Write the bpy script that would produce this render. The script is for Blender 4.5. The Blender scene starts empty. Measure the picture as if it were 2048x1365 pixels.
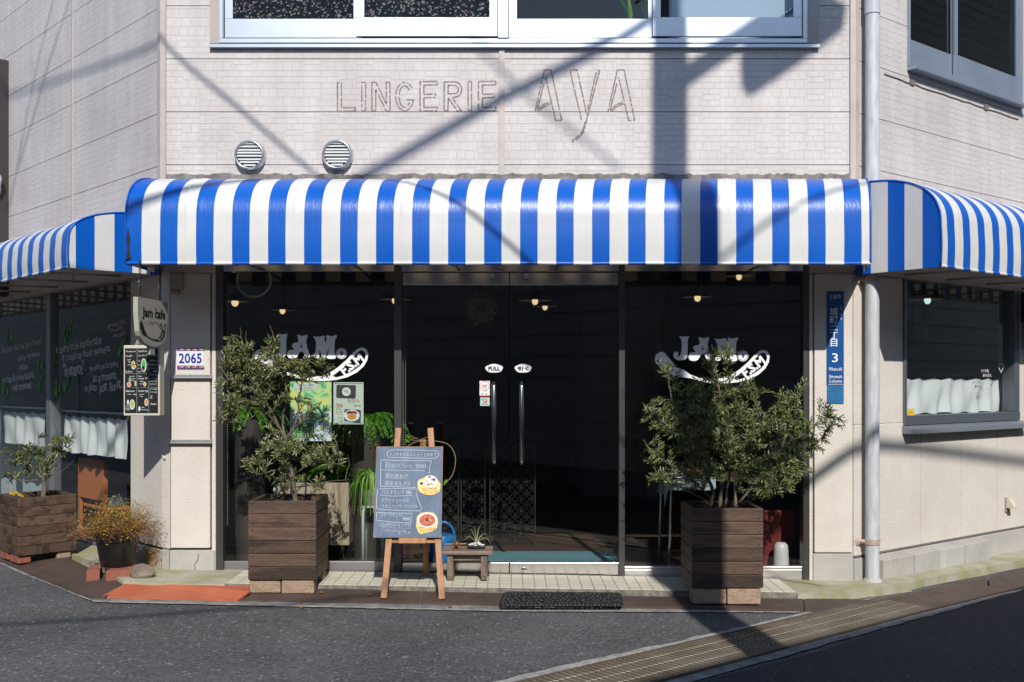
import bpy, bmesh, math, random
from mathutils import Vector, Matrix
from mathutils.geometry import tessellate_polygon
R = math.radians
random.seed(7)
S = bpy.context.scene
COL = S.collection

# ------------------------------------------------------------ camera, sky, sun, exposure
CAMY, CAMZ, FPX, HX, HY = -7.57, 1.53, 1991.0, 1024.0, 765.0
cd = bpy.data.cameras.new('camera'); cam = bpy.data.objects.new('camera', cd); COL.objects.link(cam)
cam.location = (0, CAMY, CAMZ); cam.rotation_euler = (R(90), 0, 0)
cd.sensor_width = 36; cd.lens = 36*FPX/2048; cd.shift_y = (HY-682.5)/2048
cd.clip_start = .05; cd.clip_end = 2000
S.camera = cam
SUN = Vector((.137, -1, .827)).normalized()
W = bpy.data.worlds.new('World'); S.world = W; W.use_nodes = True
nt = W.node_tree
sky = nt.nodes.new('ShaderNodeTexSky'); sky.sky_type = 'NISHITA'; sky.sun_disc = False
sky.sun_elevation = math.asin(SUN.z); sky.sun_rotation = math.atan2(SUN.x, SUN.y)
sky.air_density = 1.0; sky.dust_density = .3; sky.ozone_density = 2.6
nt.links.new(sky.outputs[0], nt.nodes['Background'].inputs[0])
nt.nodes['Background'].inputs[1].default_value = .15
sl = bpy.data.lights.new('sun', 'SUN'); so = bpy.data.objects.new('sun', sl); COL.objects.link(so)
sl.energy = 4.3; sl.angle = R(.55); sl.color = (1, .957, .895)
so.rotation_euler = SUN.to_track_quat('Z', 'Y').to_euler()
S.view_settings.view_transform = 'Standard'; S.view_settings.look = 'None'
S.view_settings.exposure = .12; S.view_settings.gamma = 1
S.cycles.max_bounces = 8; S.cycles.transparent_max_bounces = 16
S.cycles.caustics_reflective = False; S.cycles.caustics_refractive = False

# ------------------------------------------------------------ helpers
V = Vector
TILT = .016                       # the street falls gently towards +x
def ray(px, py): return V(((px-HX)/FPX, 1, (HY-py)/FPX))
def at(px, py, y):                # point of the upright plane Y = y
    r = ray(px, py); d = y-CAMY
    return V((r.x*d, y, CAMZ+r.z*d))
def gp(px, py, c=0):              # point of the street plane lifted by c
    r = ray(px, py); d = (CAMZ-c)/(-r.z-TILT*r.x)
    return V((r.x*d, CAMY+d, CAMZ+r.z*d))
def gz(x, c=0): return c-TILT*x
class Frame:                      # an upright plane: origin, direction along, outward normal
    def __init__(s, o, u, n): s.o = V((o[0], o[1], 0)); s.u = V((u[0], u[1], 0)).normalized(); s.n = V((n[0], n[1], 0)).normalized()
    def p(s, a, off, z): return s.o+s.u*a+s.n*off+V((0, 0, z))
    def w(s, px, py, off=0):      # pixel -> (along, z) on this plane
        r = ray(px, py); c = V((0, CAMY, CAMZ)); o = s.o+s.n*off
        t = (o-c).dot(s.n)/r.dot(s.n); q = c+r*t
        return ((q-s.o).dot(s.u), q.z)
XL, XR = -2.658, 2.597
FF = Frame((0, 0), (1, 0), (0, -1))
FL = Frame((XL, 0), (-.705, .709), (-.709, -.705))
FR = Frame((XR, 0), (.796, .605), (.605, -.796))
fx = lambda px: (px-1024)/263.01
fz = lambda py: CAMZ+(765-py)/263.01

class PF:                         # any plane: origin, right, up
    def __init__(s, o, r, u): s.o = V(o); s.r = V(r).normalized(); s.u = V(u).normalized(); s.n = s.r.cross(s.u)
    def p(s, a, b, off=0): return s.o+s.r*a+s.u*b+s.n*off

LOC = {}
class MB:
    def __init__(s): s.v = []; s.f = []; s.m = []; s.mi = 0
    def add(s, vs, fs):
        b = len(s.v); s.v += [V(v) for v in vs]
        for f in fs: s.f.append([b+i for i in f]); s.m.append(s.mi)
        return s
    def mat(s, i): s.mi = i; return s
    def hexa(s, P):               # 8 corners: bottom ring then top ring
        return s.add(P, [(3,2,1,0), (4,5,6,7), (0,1,5,4), (1,2,6,5), (2,3,7,6), (3,0,4,7)])
    def box(s, a, b):
        x0, x1 = sorted((a[0], b[0])); y0, y1 = sorted((a[1], b[1])); z0, z1 = sorted((a[2], b[2]))
        return s.hexa([(x0,y0,z0), (x1,y0,z0), (x1,y1,z0), (x0,y1,z0), (x0,y0,z1), (x1,y0,z1), (x1,y1,z1), (x0,y1,z1)])
    def fbox(s, F, a0, a1, o0, o1, z0, z1):
        return s.hexa([F.p(a0,o0,z0), F.p(a1,o0,z0), F.p(a1,o1,z0), F.p(a0,o1,z0), F.p(a0,o0,z1), F.p(a1,o0,z1), F.p(a1,o1,z1), F.p(a0,o1,z1)])
    def pbox(s, P, a0, a1, b0, b1, n0, n1):
        return s.hexa([P.p(a0,b0,n0), P.p(a1,b0,n0), P.p(a1,b1,n0), P.p(a0,b1,n0), P.p(a0,b0,n1), P.p(a1,b0,n1), P.p(a1,b1,n1), P.p(a0,b1,n1)])
    def beam(s, p, q, w, h, up=(0,0,1)):   # straight bar of rectangular section
        p, q = V(p), V(q); d = (q-p).normalized(); r = d.cross(V(up)).normalized(); u = r.cross(d)
        P = [p-r*w/2-u*h/2, p+r*w/2-u*h/2, p+r*w/2+u*h/2, p-r*w/2+u*h/2]
        return s.hexa(P+[x+(q-p) for x in P])
    def tube(s, pts, r, n=8, r2=None, cap=True):
        pts = [V(p) for p in pts]; k = len(pts); ring = []
        prev = None
        for i, p in enumerate(pts):
            t = (pts[min(i+1,k-1)]-pts[max(i-1,0)])
            t = t.normalized() if t.length > 1e-9 else V((0,0,1))
            if prev is None:
                a = V((0,0,1)) if abs(t.z) < .9 else V((1,0,0))
                e = t.cross(a).normalized()
            else:
                e = prev-t*prev.dot(t); e = e.normalized() if e.length > 1e-6 else t.orthogonal().normalized()
            prev = e; g = t.cross(e)
            rr = r[i] if isinstance(r, (list, tuple)) else (r if r2 is None else r+(r2-r)*i/max(1,k-1))
            ring.append([p+(e*math.cos(6.2832*j/n)+g*math.sin(6.2832*j/n))*rr for j in range(n)])
        vs = [q for g in ring for q in g]; fs = []
        for i in range(k-1):
            for j in range(n):
                fs.append((i*n+j, i*n+(j+1)%n, (i+1)*n+(j+1)%n, (i+1)*n+j))
        if cap: fs += [tuple(range(n))[::-1], tuple((k-1)*n+j for j in range(n))]
        return s.add(vs, fs)
    def ring(s, c, r, t, nrm=(0,0,1), n=20, m=6):   # torus
        c = V(c); N = V(nrm).normalized(); e = N.orthogonal().normalized(); g = N.cross(e); vs = []; fs = []
        for i in range(n):
            d = e*math.cos(6.2832*i/n)+g*math.sin(6.2832*i/n)
            for j in range(m):
                vs.append(c+d*(r+t*math.cos(6.2832*j/m))+N*t*math.sin(6.2832*j/m))
        for i in range(n):
            for j in range(m):
                fs.append((i*m+j, ((i+1)%n)*m+j, ((i+1)%n)*m+(j+1)%m, i*m+(j+1)%m))
        return s.add(vs, fs)
    def lathe(s, c, prof, n=24, ax=(0,0,1), ex=None):
        c = V(c); A = V(ax).normalized(); e = V(ex).normalized() if ex else A.orthogonal().normalized(); g = A.cross(e); vs = []; fs = []
        for (r, h) in prof:
            for j in range(n): vs.append(c+A*h+(e*math.cos(6.2832*j/n)+g*math.sin(6.2832*j/n))*r)
        for i in range(len(prof)-1):
            for j in range(n): fs.append((i*n+j, i*n+(j+1)%n, (i+1)*n+(j+1)%n, (i+1)*n+j))
        return s.add(vs, fs)
    def poly(s, loops, off):      # flat polygon (outer loop, holes) of 3d points, thickness vector off
        loops = [[V(p) for p in l] for l in loops]; fl = [p for l in loops for p in l]
        tri = tessellate_polygon(loops); off = V(off); k = len(fl)
        if off.length < 1e-9: return s.add(fl, [t for t in tri])
        fs = [t for t in tri]+[tuple(i+k for i in t[::-1]) for t in tri]; b = 0
        for l in loops:
            n = len(l)
            for i in range(n): fs.append((b+i, b+(i+1)%n, b+(i+1)%n+k, b+i+k))
            b += n
        return s.add(fl+[p+off for p in fl], fs)
    def stroke(s, P, pts, w, n0=.002, closed=False):   # a drawn line on plane P
        pts = [V((a, b, 0)) for a, b in pts]
        if closed: pts = pts+[pts[0]]
        L = []; Rr = []
        for i in range(len(pts)):
            t = (pts[min(i+1,len(pts)-1)]-pts[max(0,i-1)]); t = t.normalized() if t.length > 1e-9 else V((1,0,0))
            q = V((-t.y, t.x, 0))*w/2; L.append(pts[i]+q); Rr.append(pts[i]-q)
        vs = [P.p(p.x, p.y, n0) for p in L]+[P.p(p.x, p.y, n0) for p in Rr]; k = len(pts)
        return s.add(vs, [(i, i+1, k+i+1, k+i) for i in range(k-1)])
    def disc(s, P, a, b, ra, rb=None, n0=.002, n=20, rot=0):
        rb = rb or ra; c, q = math.cos(rot), math.sin(rot)
        vs = []
        for i in range(n):
            x, y = ra*math.cos(6.2832*i/n), rb*math.sin(6.2832*i/n)
            vs.append(P.p(a+x*c-y*q, b+x*q+y*c, n0))
        return s.add(vs, [tuple(range(n))])
    def text(s, P, body, a, b, h, w=None, n0=.002, bold=0.0, rot=0, align='C', jit=0, spacing=1):
        cu = bpy.data.curves.new('lettering', 'FONT'); cu.body = body; cu.size = 1; cu.offset = bold; cu.resolution_u = 2; cu.space_character = spacing
        o = bpy.data.objects.new('lettering', cu); me = bpy.data.meshes.new_from_object(o)
        if len(me.vertices):
            xs = [v.co.x for v in me.vertices]; ys = [v.co.y for v in me.vertices]
            x0, x1, y0, y1 = min(xs), max(xs), min(ys), max(ys)
            sy = h/max(.05, (y1-y0)); sx = (w/(x1-x0)) if w else sy
            cx = {'C': (x0+x1)/2, 'L': x0, 'R': x1}[align]; cy = (y0+y1)/2; c, q = math.cos(rot), math.sin(rot)
            vs = []
            for v in me.vertices:
                x = (v.co.x-cx)*sx; y = (v.co.y-cy)*sy
                if jit: y += jit*math.sin(x*37+a*91)
                vs.append(P.p(a+x*c-y*q, b+x*q+y*c, n0))
            s.add(vs, [tuple(p.vertices) for p in me.polygons])
        bpy.data.objects.remove(o); bpy.data.meshes.remove(me); bpy.data.curves.remove(cu)
        return s
    def build(s, name, mats, parent=None, org=None, smooth=False, bevel=0, uvF=None, norm=True, auto=None):
        base = V((0,0,0))
        if parent is not None: base = LOC[parent]
        elif org is not None: base = V(org)
        me = bpy.data.meshes.new(name)
        me.from_pydata([v-base for v in s.v], [], s.f)
        mats = mats if isinstance(mats, (list, tuple)) else [mats]
        for m in mats: me.materials.append(m)
        me.polygons.foreach_set('material_index', s.m)
        if norm:
            bm = bmesh.new(); bm.from_mesh(me); bmesh.ops.recalc_face_normals(bm, faces=bm.faces); bm.to_mesh(me); bm.free()
        if uvF:
            uv = me.uv_layers.new(name='uv')
            for l in me.loops:
                q = s.v[l.vertex_index]; uv.data[l.index].uv = ((q-uvF.o).dot(uvF.u), q.z)
        if smooth: me.polygons.foreach_set('use_smooth', [True]*len(me.polygons))
        o = bpy.data.objects.new(name, me); COL.objects.link(o)
        if auto:
            me.polygons.foreach_set('use_smooth', [True]*len(me.polygons)); me.set_sharp_from_angle(angle=R(auto))
        if parent is not None: o.parent = parent; LOC[o] = base
        else: o.location = base; LOC[o] = base
        if bevel:
            b = o.modifiers.new('bevel', 'BEVEL'); b.width = bevel; b.segments = 2; b.limit_method = 'ANGLE'; b.angle_limit = R(40)
        return o

def tag(o, label=None, cat=None, group=None, kind=None):
    if label: o['label'] = label
    if cat: o['category'] = cat
    if group: o['group'] = group
    if kind: o['kind'] = kind
    return o
def thing(name, loc, label, cat, group=None):
    o = bpy.data.objects.new(name, None); COL.objects.link(o); o.location = V(loc); o.empty_display_size = .1
    LOC[o] = V(loc); return tag(o, label, cat, group)
def dup(root, loc, label=None):
    r = root.copy(); COL.objects.link(r); r.location = V(loc); LOC[r] = V(loc)
    if label: r['label'] = label
    for ch in list(root.children):
        c = ch.copy(); COL.objects.link(c); c.parent = r
        for g in ch.children:
            d = g.copy(); COL.objects.link(d); d.parent = c
    return r

# ------------------------------------------------------------ materials
def N(m, t, **kw):
    n = m.node_tree.nodes.new('ShaderNode'+t)
    for k, v in kw.items():
        if k in n.inputs.keys(): n.inputs[k].default_value = v
        else: setattr(n, k, v)
    return n
def L(m, a, b): m.node_tree.links.new(a, b)
def mat(name, col, rough=.6, metal=0, var=.0, vscale=8, bump=0, bscale=60, stretch=(1,1,1), spec=.5, col2=None, coat=0, emit=0, detail=6, sub=0):
    m = bpy.data.materials.new(name); m.use_nodes = True
    b = m.node_tree.nodes['Principled BSDF']; m['b'] = b.name
    b.inputs['Base Color'].default_value = (*col, 1); b.inputs['Roughness'].default_value = rough; b.inputs['Metallic'].default_value = metal
    b.inputs['Specular IOR Level'].default_value = spec; b.inputs['Coat Weight'].default_value = coat
    if emit: b.inputs['Emission Color'].default_value = (*col, 1); b.inputs['Emission Strength'].default_value = emit
    if var or bump:
        tc = N(m, 'TexCoord'); mp = N(m, 'Mapping'); mp.inputs['Scale'].default_value = stretch
        L(m, tc.outputs['Object'], mp.inputs[0])
        if var:
            n = N(m, 'TexNoise', Scale=vscale, Detail=detail, Roughness=.62); L(m, mp.outputs[0], n.inputs[0])
            rp = N(m, 'ValToRGB'); rp.color_ramp.elements[0].position = .32; rp.color_ramp.elements[1].position = .68
            c2 = col2 or tuple(min(1, c*(1+var)) for c in col); c1 = col if col2 else tuple(c*(1-var) for c in col)
            rp.color_ramp.elements[0].color = (*c1, 1); rp.color_ramp.elements[1].color = (*c2, 1)
            L(m, n.outputs[0], rp.inputs[0]); L(m, rp.outputs[0], b.inputs['Base Color'])
        if bump:
            n = N(m, 'TexNoise', Scale=bscale, Detail=4, Roughness=.6); L(m, mp.outputs[0], n.inputs[0])
            bp = N(m, 'Bump', Strength=1.0, Distance=bump); L(m, n.outputs[0], bp.inputs['Height']); L(m, bp.outputs[0], b.inputs['Normal'])
    return m
def bsdf(m): return m.node_tree.nodes['Principled BSDF']

def siding_mat():
    m = mat('siding', (.62, .565, .53), .62)
    b = bsdf(m); uv = N(m, 'UVMap')
    br = N(m, 'TexBrick', offset=.5, offset_frequency=2, squash=1.0, squash_frequency=2, Scale=1.0)
    br.inputs['Color1'].default_value = (0,0,0,1); br.inputs['Color2'].default_value = (1,1,1,1); br.inputs['Mortar'].default_value = (.5,.5,.5,1)
    br.inputs['Brick Width'].default_value = .088; br.inputs['Row Height'].default_value = .0448; br.inputs['Mortar Size'].default_value = .0034; br.inputs['Mortar Smooth'].default_value = .2
    L(m, uv.outputs[0], br.inputs['Vector'])
    b2 = N(m, 'TexBrick', offset=.35, offset_frequency=2, squash=1.0, Scale=1.0)
    b2.inputs['Color1'].default_value = (0,0,0,1); b2.inputs['Color2'].default_value = (1,1,1,1); b2.inputs['Mortar'].default_value = (.5,.5,.5,1)
    b2.inputs['Brick Width'].default_value = .066; b2.inputs['Row Height'].default_value = .0672; b2.inputs['Mortar Size'].default_value = .0034; b2.inputs['Mortar Smooth'].default_value = .2; L(m, uv.outputs[0], b2.inputs['Vector'])
    sn = N(m, 'VectorMath', operation='SNAP'); L(m, uv.outputs[0], sn.inputs[0]); sn.inputs[1].default_value = (.132, .1344, 1)
    wn = N(m, 'TexWhiteNoise', noise_dimensions='3D'); L(m, sn.outputs[0], wn.inputs['Vector']); g2 = N(m, 'Math', operation='GREATER_THAN'); L(m, wn.outputs['Value'], g2.inputs[0]); g2.inputs[1].default_value = .48
    cm = N(m, 'Mix', data_type='RGBA'); L(m, g2.outputs[0], cm.inputs[0]); L(m, br.outputs['Color'], cm.inputs[6]); L(m, b2.outputs['Color'], cm.inputs[7])
    fm = N(m, 'Mix'); L(m, g2.outputs[0], fm.inputs[0]); L(m, br.outputs['Fac'], fm.inputs[2]); L(m, b2.outputs['Fac'], fm.inputs[3])
    def hatch(rot):
        mp = N(m, 'Mapping'); mp.inputs['Rotation'].default_value = (0, 0, R(rot)); L(m, uv.outputs[0], mp.inputs[0])
        w = N(m, 'TexWave', bands_direction='X', wave_profile='TRI', Scale=21, Distortion=.8); w.inputs['Detail Scale'].default_value = 1; L(m, mp.outputs[0], w.inputs[0]); return w.outputs['Fac']
    sep = N(m, 'SeparateColor'); L(m, cm.outputs[2], sep.inputs[0])
    def gt(x):
        q = N(m, 'Math', operation='GREATER_THAN'); L(m, sep.outputs[0], q.inputs[0]); q.inputs[1].default_value = x; return q.outputs[0]
    def mix(f, a, c):
        q = N(m, 'Mix'); L(m, f, q.inputs[0]); L(m, a, q.inputs[2]); L(m, c, q.inputs[3]); return q.outputs[0]
    h = mix(gt(.42), hatch(45), hatch(-45)); h = mix(gt(.72), h, hatch(90)); h = mix(gt(.9), h, hatch(0))
    lvl = N(m, 'Math', operation='MULTIPLY_ADD'); L(m, sep.outputs[0], lvl.inputs[0]); lvl.inputs[1].default_value = .9; hm = N(m, 'Math', operation='MULTIPLY'); L(m, h, hm.inputs[0]); hm.inputs[1].default_value = .4; L(m, hm.outputs[0], lvl.inputs[2])
    mo = N(m, 'Math', operation='MULTIPLY_ADD'); L(m, fm.outputs[0], mo.inputs[0]); mo.inputs[1].default_value = -1.3; L(m, lvl.outputs[0], mo.inputs[2])
    bp = N(m, 'Bump', Strength=1.0, Distance=.003); L(m, mo.outputs[0], bp.inputs['Height']); L(m, bp.outputs[0], b.inputs['Normal'])
    n = N(m, 'TexNoise', Scale=1.3, Detail=8, Roughness=.65); L(m, uv.outputs[0], n.inputs[0])
    mp = N(m, 'Mapping'); mp.inputs['Scale'].default_value = (9, .7, 1); L(m, uv.outputs[0], mp.inputs[0])
    n2 = N(m, 'TexNoise', Scale=1.0, Detail=6); L(m, mp.outputs[0], n2.inputs[0])
    av = N(m, 'Math', operation='MULTIPLY_ADD'); L(m, n2.outputs[0], av.inputs[0]); av.inputs[1].default_value = .5; L(m, n.outputs[0], av.inputs[2])
    rp = N(m, 'ValToRGB'); rp.color_ramp.elements[0].position = .5; rp.color_ramp.elements[1].position = .95
    rp.color_ramp.elements[0].color = (.50,.448,.42,1); rp.color_ramp.elements[1].color = (.645,.60,.57,1)
    L(m, av.outputs[0], rp.inputs[0])
    mx = N(m, 'Mix', data_type='RGBA', blend_type='MULTIPLY'); mx.inputs[0].default_value = 1
    r2 = N(m, 'ValToRGB'); r2.color_ramp.elements[0].color = (.955,.955,.955,1); r2.color_ramp.elements[1].color = (1.0,1.0,1.0,1); L(m, cm.outputs[2], r2.inputs[0])
    L(m, rp.outputs[0], mx.inputs[6]); L(m, r2.outputs[0], mx.inputs[7]); L(m, mx.outputs[2], b.inputs['Base Color'])
    return m
def wood_mat(name, c1, c2, axis=0, scale=3.5, rough=.6):
    m = mat(name, c1, rough); b = bsdf(m); tc = N(m, 'TexCoord'); mp = N(m, 'Mapping')
    st = [9, 9, 9]; st[axis] = 1.1; mp.inputs['Scale'].default_value = st; L(m, tc.outputs['Object'], mp.inputs[0])
    oi = N(m, 'NewGeometry'); ad = N(m, 'VectorMath', operation='MULTIPLY_ADD')
    cb = N(m, 'CombineXYZ'); L(m, oi.outputs['Random Per Island'], cb.inputs[0]); L(m, oi.outputs['Random Per Island'], cb.inputs[1]); L(m, oi.outputs['Random Per Island'], cb.inputs[2])
    L(m, cb.outputs[0], ad.inputs[0]); ad.inputs[1].default_value = (37, 53, 71); L(m, mp.outputs[0], ad.inputs[2])
    n = N(m, 'TexNoise', Scale=scale*.35, Detail=3, Distortion=.6); L(m, ad.outputs[0], n.inputs[0])
    mu = N(m, 'Math', operation='MULTIPLY'); L(m, n.outputs[0], mu.inputs[0]); mu.inputs[1].default_value = 16
    si = N(m, 'Math', operation='SINE'); L(m, mu.outputs[0], si.inputs[0])
    n2 = N(m, 'TexNoise', Scale=scale*6, Detail=5); L(m, ad.outputs[0], n2.inputs[0])
    av = N(m, 'Math', operation='MULTIPLY_ADD'); L(m, si.outputs[0], av.inputs[0]); av.inputs[1].default_value = .22; L(m, n2.outputs[0], av.inputs[2])
    rp = N(m, 'ValToRGB'); rp.color_ramp.elements[0].position = .25; rp.color_ramp.elements[1].position = .85
    rp.color_ramp.elements[0].color = (*c1,1); rp.color_ramp.elements[1].color = (*c2,1); L(m, av.outputs[0], rp.inputs[0])
    hs = N(m, 'HueSaturation'); L(m, rp.outputs[0], hs.inputs['Color'])
    rr = N(m, 'MapRange'); rr.inputs[3].default_value = .75; rr.inputs[4].default_value = 1.2; L(m, oi.outputs['Random Per Island'], rr.inputs[0]); L(m, rr.outputs[0], hs.inputs['Value'])
    L(m, hs.outputs[0], b.inputs['Base Color'])
    bp = N(m, 'Bump', Strength=.6, Distance=.002); L(m, av.outputs[0], bp.inputs['Height']); L(m, bp.outputs[0], b.inputs['Normal'])
    return m
def glass_mat(name, tint=(.82,.86,.85), bump=0, bscale=60, ior=1.58):
    m = bpy.data.materials.new(name); m.use_nodes = True; t = m.node_tree; t.nodes.clear()
    o = N(m, 'OutputMaterial'); mx = N(m, 'MixShader'); fr = N(m, 'Fresnel', IOR=ior); tr = N(m, 'BsdfTransparent'); gl = N(m, 'BsdfGlossy', Roughness=.0)
    tr.inputs[0].default_value = (*tint, 1); gl.inputs[0].default_value = (1,1,1,1)
    ge = N(m, 'NewGeometry'); iv = N(m, 'Math', operation='MULTIPLY_ADD'); L(m, ge.outputs['Backfacing'], iv.inputs[0]); iv.inputs[1].default_value = 1/ior-ior; iv.inputs[2].default_value = ior
    L(m, iv.outputs[0], fr.inputs[0])
    L(m, fr.outputs[0], mx.inputs[0]); L(m, tr.outputs[0], mx.inputs[1]); L(m, gl.outputs[0], mx.inputs[2]); L(m, mx.outputs[0], o.inputs[0])
    return m
def vinyl_mat(name, col, tl):
    m = mat(name, col, .3, spec=.5, bump=.0018, bscale=1.0, stretch=(70,70,2.5)); b = bsdf(m); out = m.node_tree.nodes['Material Output']
    tc = N(m, 'TexCoord'); n = N(m, 'TexNoise', Scale=2.2, Detail=7, Roughness=.7); L(m, tc.outputs['Object'], n.inputs[0])
    rp = N(m, 'ValToRGB'); rp.color_ramp.elements[0].position = .3; rp.color_ramp.elements[1].position = .7
    rp.color_ramp.elements[0].color = (*[c*.86 for c in col],1); rp.color_ramp.elements[1].color = (*col,1); L(m, n.outputs[0], rp.inputs[0]); L(m, rp.outputs[0], b.inputs['Base Color'])
    r2 = N(m, 'MapRange'); r2.inputs[3].default_value = .26; r2.inputs[4].default_value = .42; L(m, n.outputs[0], r2.inputs[0]); L(m, r2.outputs[0], b.inputs['Roughness'])
    ts = N(m, 'BsdfTranslucent'); ts.inputs[0].default_value = (*tl, 1); mx = N(m, 'MixShader'); mx.inputs[0].default_value = .15
    L(m, b.outputs[0], mx.inputs[1]); L(m, ts.outputs[0], mx.inputs[2]); L(m, mx.outputs[0], out.inputs[0])
    return m
def leaf_mat(name, col, tl=.25, rough=.42):
    m = mat(name, col, rough, var=.35, vscale=30); b = bsdf(m); out = m.node_tree.nodes['Material Output']
    ts = N(m, 'BsdfTranslucent'); ts.inputs[0].default_value = (col[0]*1.6, col[1]*1.7, col[2]*.7, 1); mx = N(m, 'MixShader'); mx.inputs[0].default_value = tl
    L(m, b.outputs[0], mx.inputs[1]); L(m, ts.outputs[0], mx.inputs[2]); L(m, mx.outputs[0], out.inputs[0]); return m
def asphalt_mat(name, c0, c1, sp):
    m = mat(name, c0, .85, spec=.3); b = bsdf(m); tc = N(m, 'TexCoord')
    v = N(m, 'TexVoronoi', Scale=80, Randomness=1); L(m, tc.outputs['Object'], v.inputs['Vector'])
    se = N(m, 'SeparateColor'); L(m, v.outputs['Color'], se.inputs[0])
    n = N(m, 'TexNoise', Scale=1.1, Detail=9, Roughness=.68); L(m, tc.outputs['Object'], n.inputs[0])
    a = N(m, 'Math', operation='MULTIPLY_ADD'); L(m, se.outputs[0], a.inputs[0]); a.inputs[1].default_value = .75; L(m, n.outputs[0], a.inputs[2])
    rp = N(m, 'ValToRGB'); e = rp.color_ramp.elements; e[0].position = .34; e[0].color = (*c0,1); e[1].position = .92; e[1].color = (*c1,1)
    n3 = N(m, 'TexNoise', Scale=.55, Detail=5, Roughness=.6, Distortion=.4); L(m, tc.outputs['Object'], n3.inputs[0])
    a3 = N(m, 'Math', operation='MULTIPLY_ADD'); L(m, n3.outputs[0], a3.inputs[0]); a3.inputs[1].default_value = .95; L(m, a.outputs[0], a3.inputs[2])
    e[0].position = .0; e[1].position = .9; sb = N(m, 'Math', operation='SUBTRACT'); L(m, a3.outputs[0], sb.inputs[0]); sb.inputs[1].default_value = .88; L(m, sb.outputs[0], rp.inputs[0])
    gt = N(m, 'Math', operation='GREATER_THAN'); L(m, se.outputs[1], gt.inputs[0]); gt.inputs[1].default_value = .985
    mx = N(m, 'Mix', data_type='RGBA'); L(m, gt.outputs[0], mx.inputs[0]); L(m, rp.outputs[0], mx.inputs[6]); mx.inputs[7].default_value = (*sp,1); L(m, mx.outputs[2], b.inputs['Base Color'])
    bp = N(m, 'Bump', Strength=.9, Distance=.006); L(m, v.outputs['Distance'], bp.inputs['Height']); L(m, bp.outputs[0], b.inputs['Normal']); return m
def concrete_mat(name, c1, c2, moss=None, bump=.003, scale=3):
    m = mat(name, c1, .85, bump=bump, bscale=90); b = bsdf(m); tc = N(m, 'TexCoord')
    n = N(m, 'TexNoise', Scale=scale, Detail=9, Roughness=.7); L(m, tc.outputs['Object'], n.inputs[0])
    rp = N(m, 'ValToRGB'); e = rp.color_ramp.elements; e[0].position = .35; e[0].color = (*c1,1); e[1].position = .65; e[1].color = (*c2,1)
    L(m, n.outputs[0], rp.inputs[0]); o = rp.outputs[0]
    if moss:
        n2 = N(m, 'TexNoise', Scale=scale*1.7, Detail=7, Roughness=.65); mp = N(m, 'Mapping'); mp.inputs['Location'].default_value = (5,3,2); L(m, tc.outputs['Object'], mp.inputs[0]); L(m, mp.outputs[0], n2.inputs[0])
        r2 = N(m, 'ValToRGB'); r2.color_ramp.elements[0].position = moss[1]; r2.color_ramp.elements[1].position = moss[1]+.16; L(m, n2.outputs[0], r2.inputs[0])
        mx = N(m, 'Mix', data_type='RGBA'); L(m, r2.outputs[0], mx.inputs[0]); L(m, o, mx.inputs[6]); mx.inputs[7].default_value = (*moss[0],1); o = mx.outputs[2]
    L(m, o, b.inputs['Base Color']); return m
def checker_mat(name, c1, c2, sc=55, rough=.75):   # small raised tread pattern
    m = mat(name, c1, rough); b = bsdf(m); tc = N(m, 'TexCoord')
    n = N(m, 'TexNoise', Scale=4, Detail=8, Roughness=.7); L(m, tc.outputs['Object'], n.inputs[0])
    rp = N(m, 'ValToRGB'); e = rp.color_ramp.elements; e[0].position = .35; e[0].color = (*c1,1); e[1].position = .7; e[1].color = (*c2,1); L(m, n.outputs[0], rp.inputs[0]); L(m, rp.outputs[0], b.inputs['Base Color'])
    mp = N(m, 'Mapping'); mp.inputs['Rotation'].default_value = (0,0,R(45)); L(m, tc.outputs['Object'], mp.inputs[0])
    v = N(m, 'TexVoronoi', Scale=sc, Randomness=0, distance='CHEBYCHEV'); L(m, mp.outputs[0], v.inputs['Vector'])
    bp = N(m, 'Bump', Strength=1, Distance=.004); bp.invert = True; L(m, v.outputs['Distance'], bp.inputs['Height']); L(m, bp.outputs[0], b.inputs['Normal']); return m

M = {}
M['siding'] = siding_mat()
M['trim'] = mat('trim', (.47,.405,.37), .5, var=.12, vscale=4)
M['stucco'] = concrete_mat('stucco', (.60,.548,.485), (.69,.643,.578), None, .006, 1.6)
M['plinth'] = concrete_mat('plinth', (.36,.345,.32), (.47,.45,.42), ((.42,.30,.17), .66), .002, 2.5)
M['stained'] = concrete_mat('stained_plinth', (.36,.345,.32), (.47,.45,.42), ((.46,.27,.10), .45), .002, 3.2)
M['mortar'] = concrete_mat('mortar', (.12,.105,.09), (.3,.27,.24), None, .008, 14)
M['blockc'] = concrete_mat('block', (.38,.35,.31), (.47,.45,.42), ((.30,.22,.12), .62), .004, 3)
M['bluew'] = vinyl_mat('blue_vinyl', (.0015,.12,.58), (.03,.06,.16))
M['whitew'] = vinyl_mat('white_vinyl', (.80,.79,.76), (.85,.68,.46))
M['alu'] = mat('aluminium', (.54,.57,.60), .38, .75, var=.06, vscale=3)
M['alub'] = mat('blue_grey_aluminium', (.35,.40,.47), .4, .6, var=.08, vscale=3)
M['bronze'] = mat('dark_frame', (.11,.105,.105), .38, .7)
M['steel'] = mat('steel', (.60,.575,.55), .19, 1, var=.05, vscale=2)
M['chrome'] = mat('chrome', (.7,.7,.7), .12, 1)
M['glass'] = glass_mat('glass', (.84,.87,.86))
M['dark'] = mat('dark', (.012,.012,.013), .6)
M['black'] = mat('black_paint', (.012,.012,.012), .45)
M['white'] = mat('white_paint', (.8,.8,.8), .5)
M['decal'] = mat('white_decal', (.84,.84,.86), .55)
M['floor'] = wood_mat('dark_floor', (.035,.02,.013), (.08,.048,.03), 0, 3)
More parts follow.
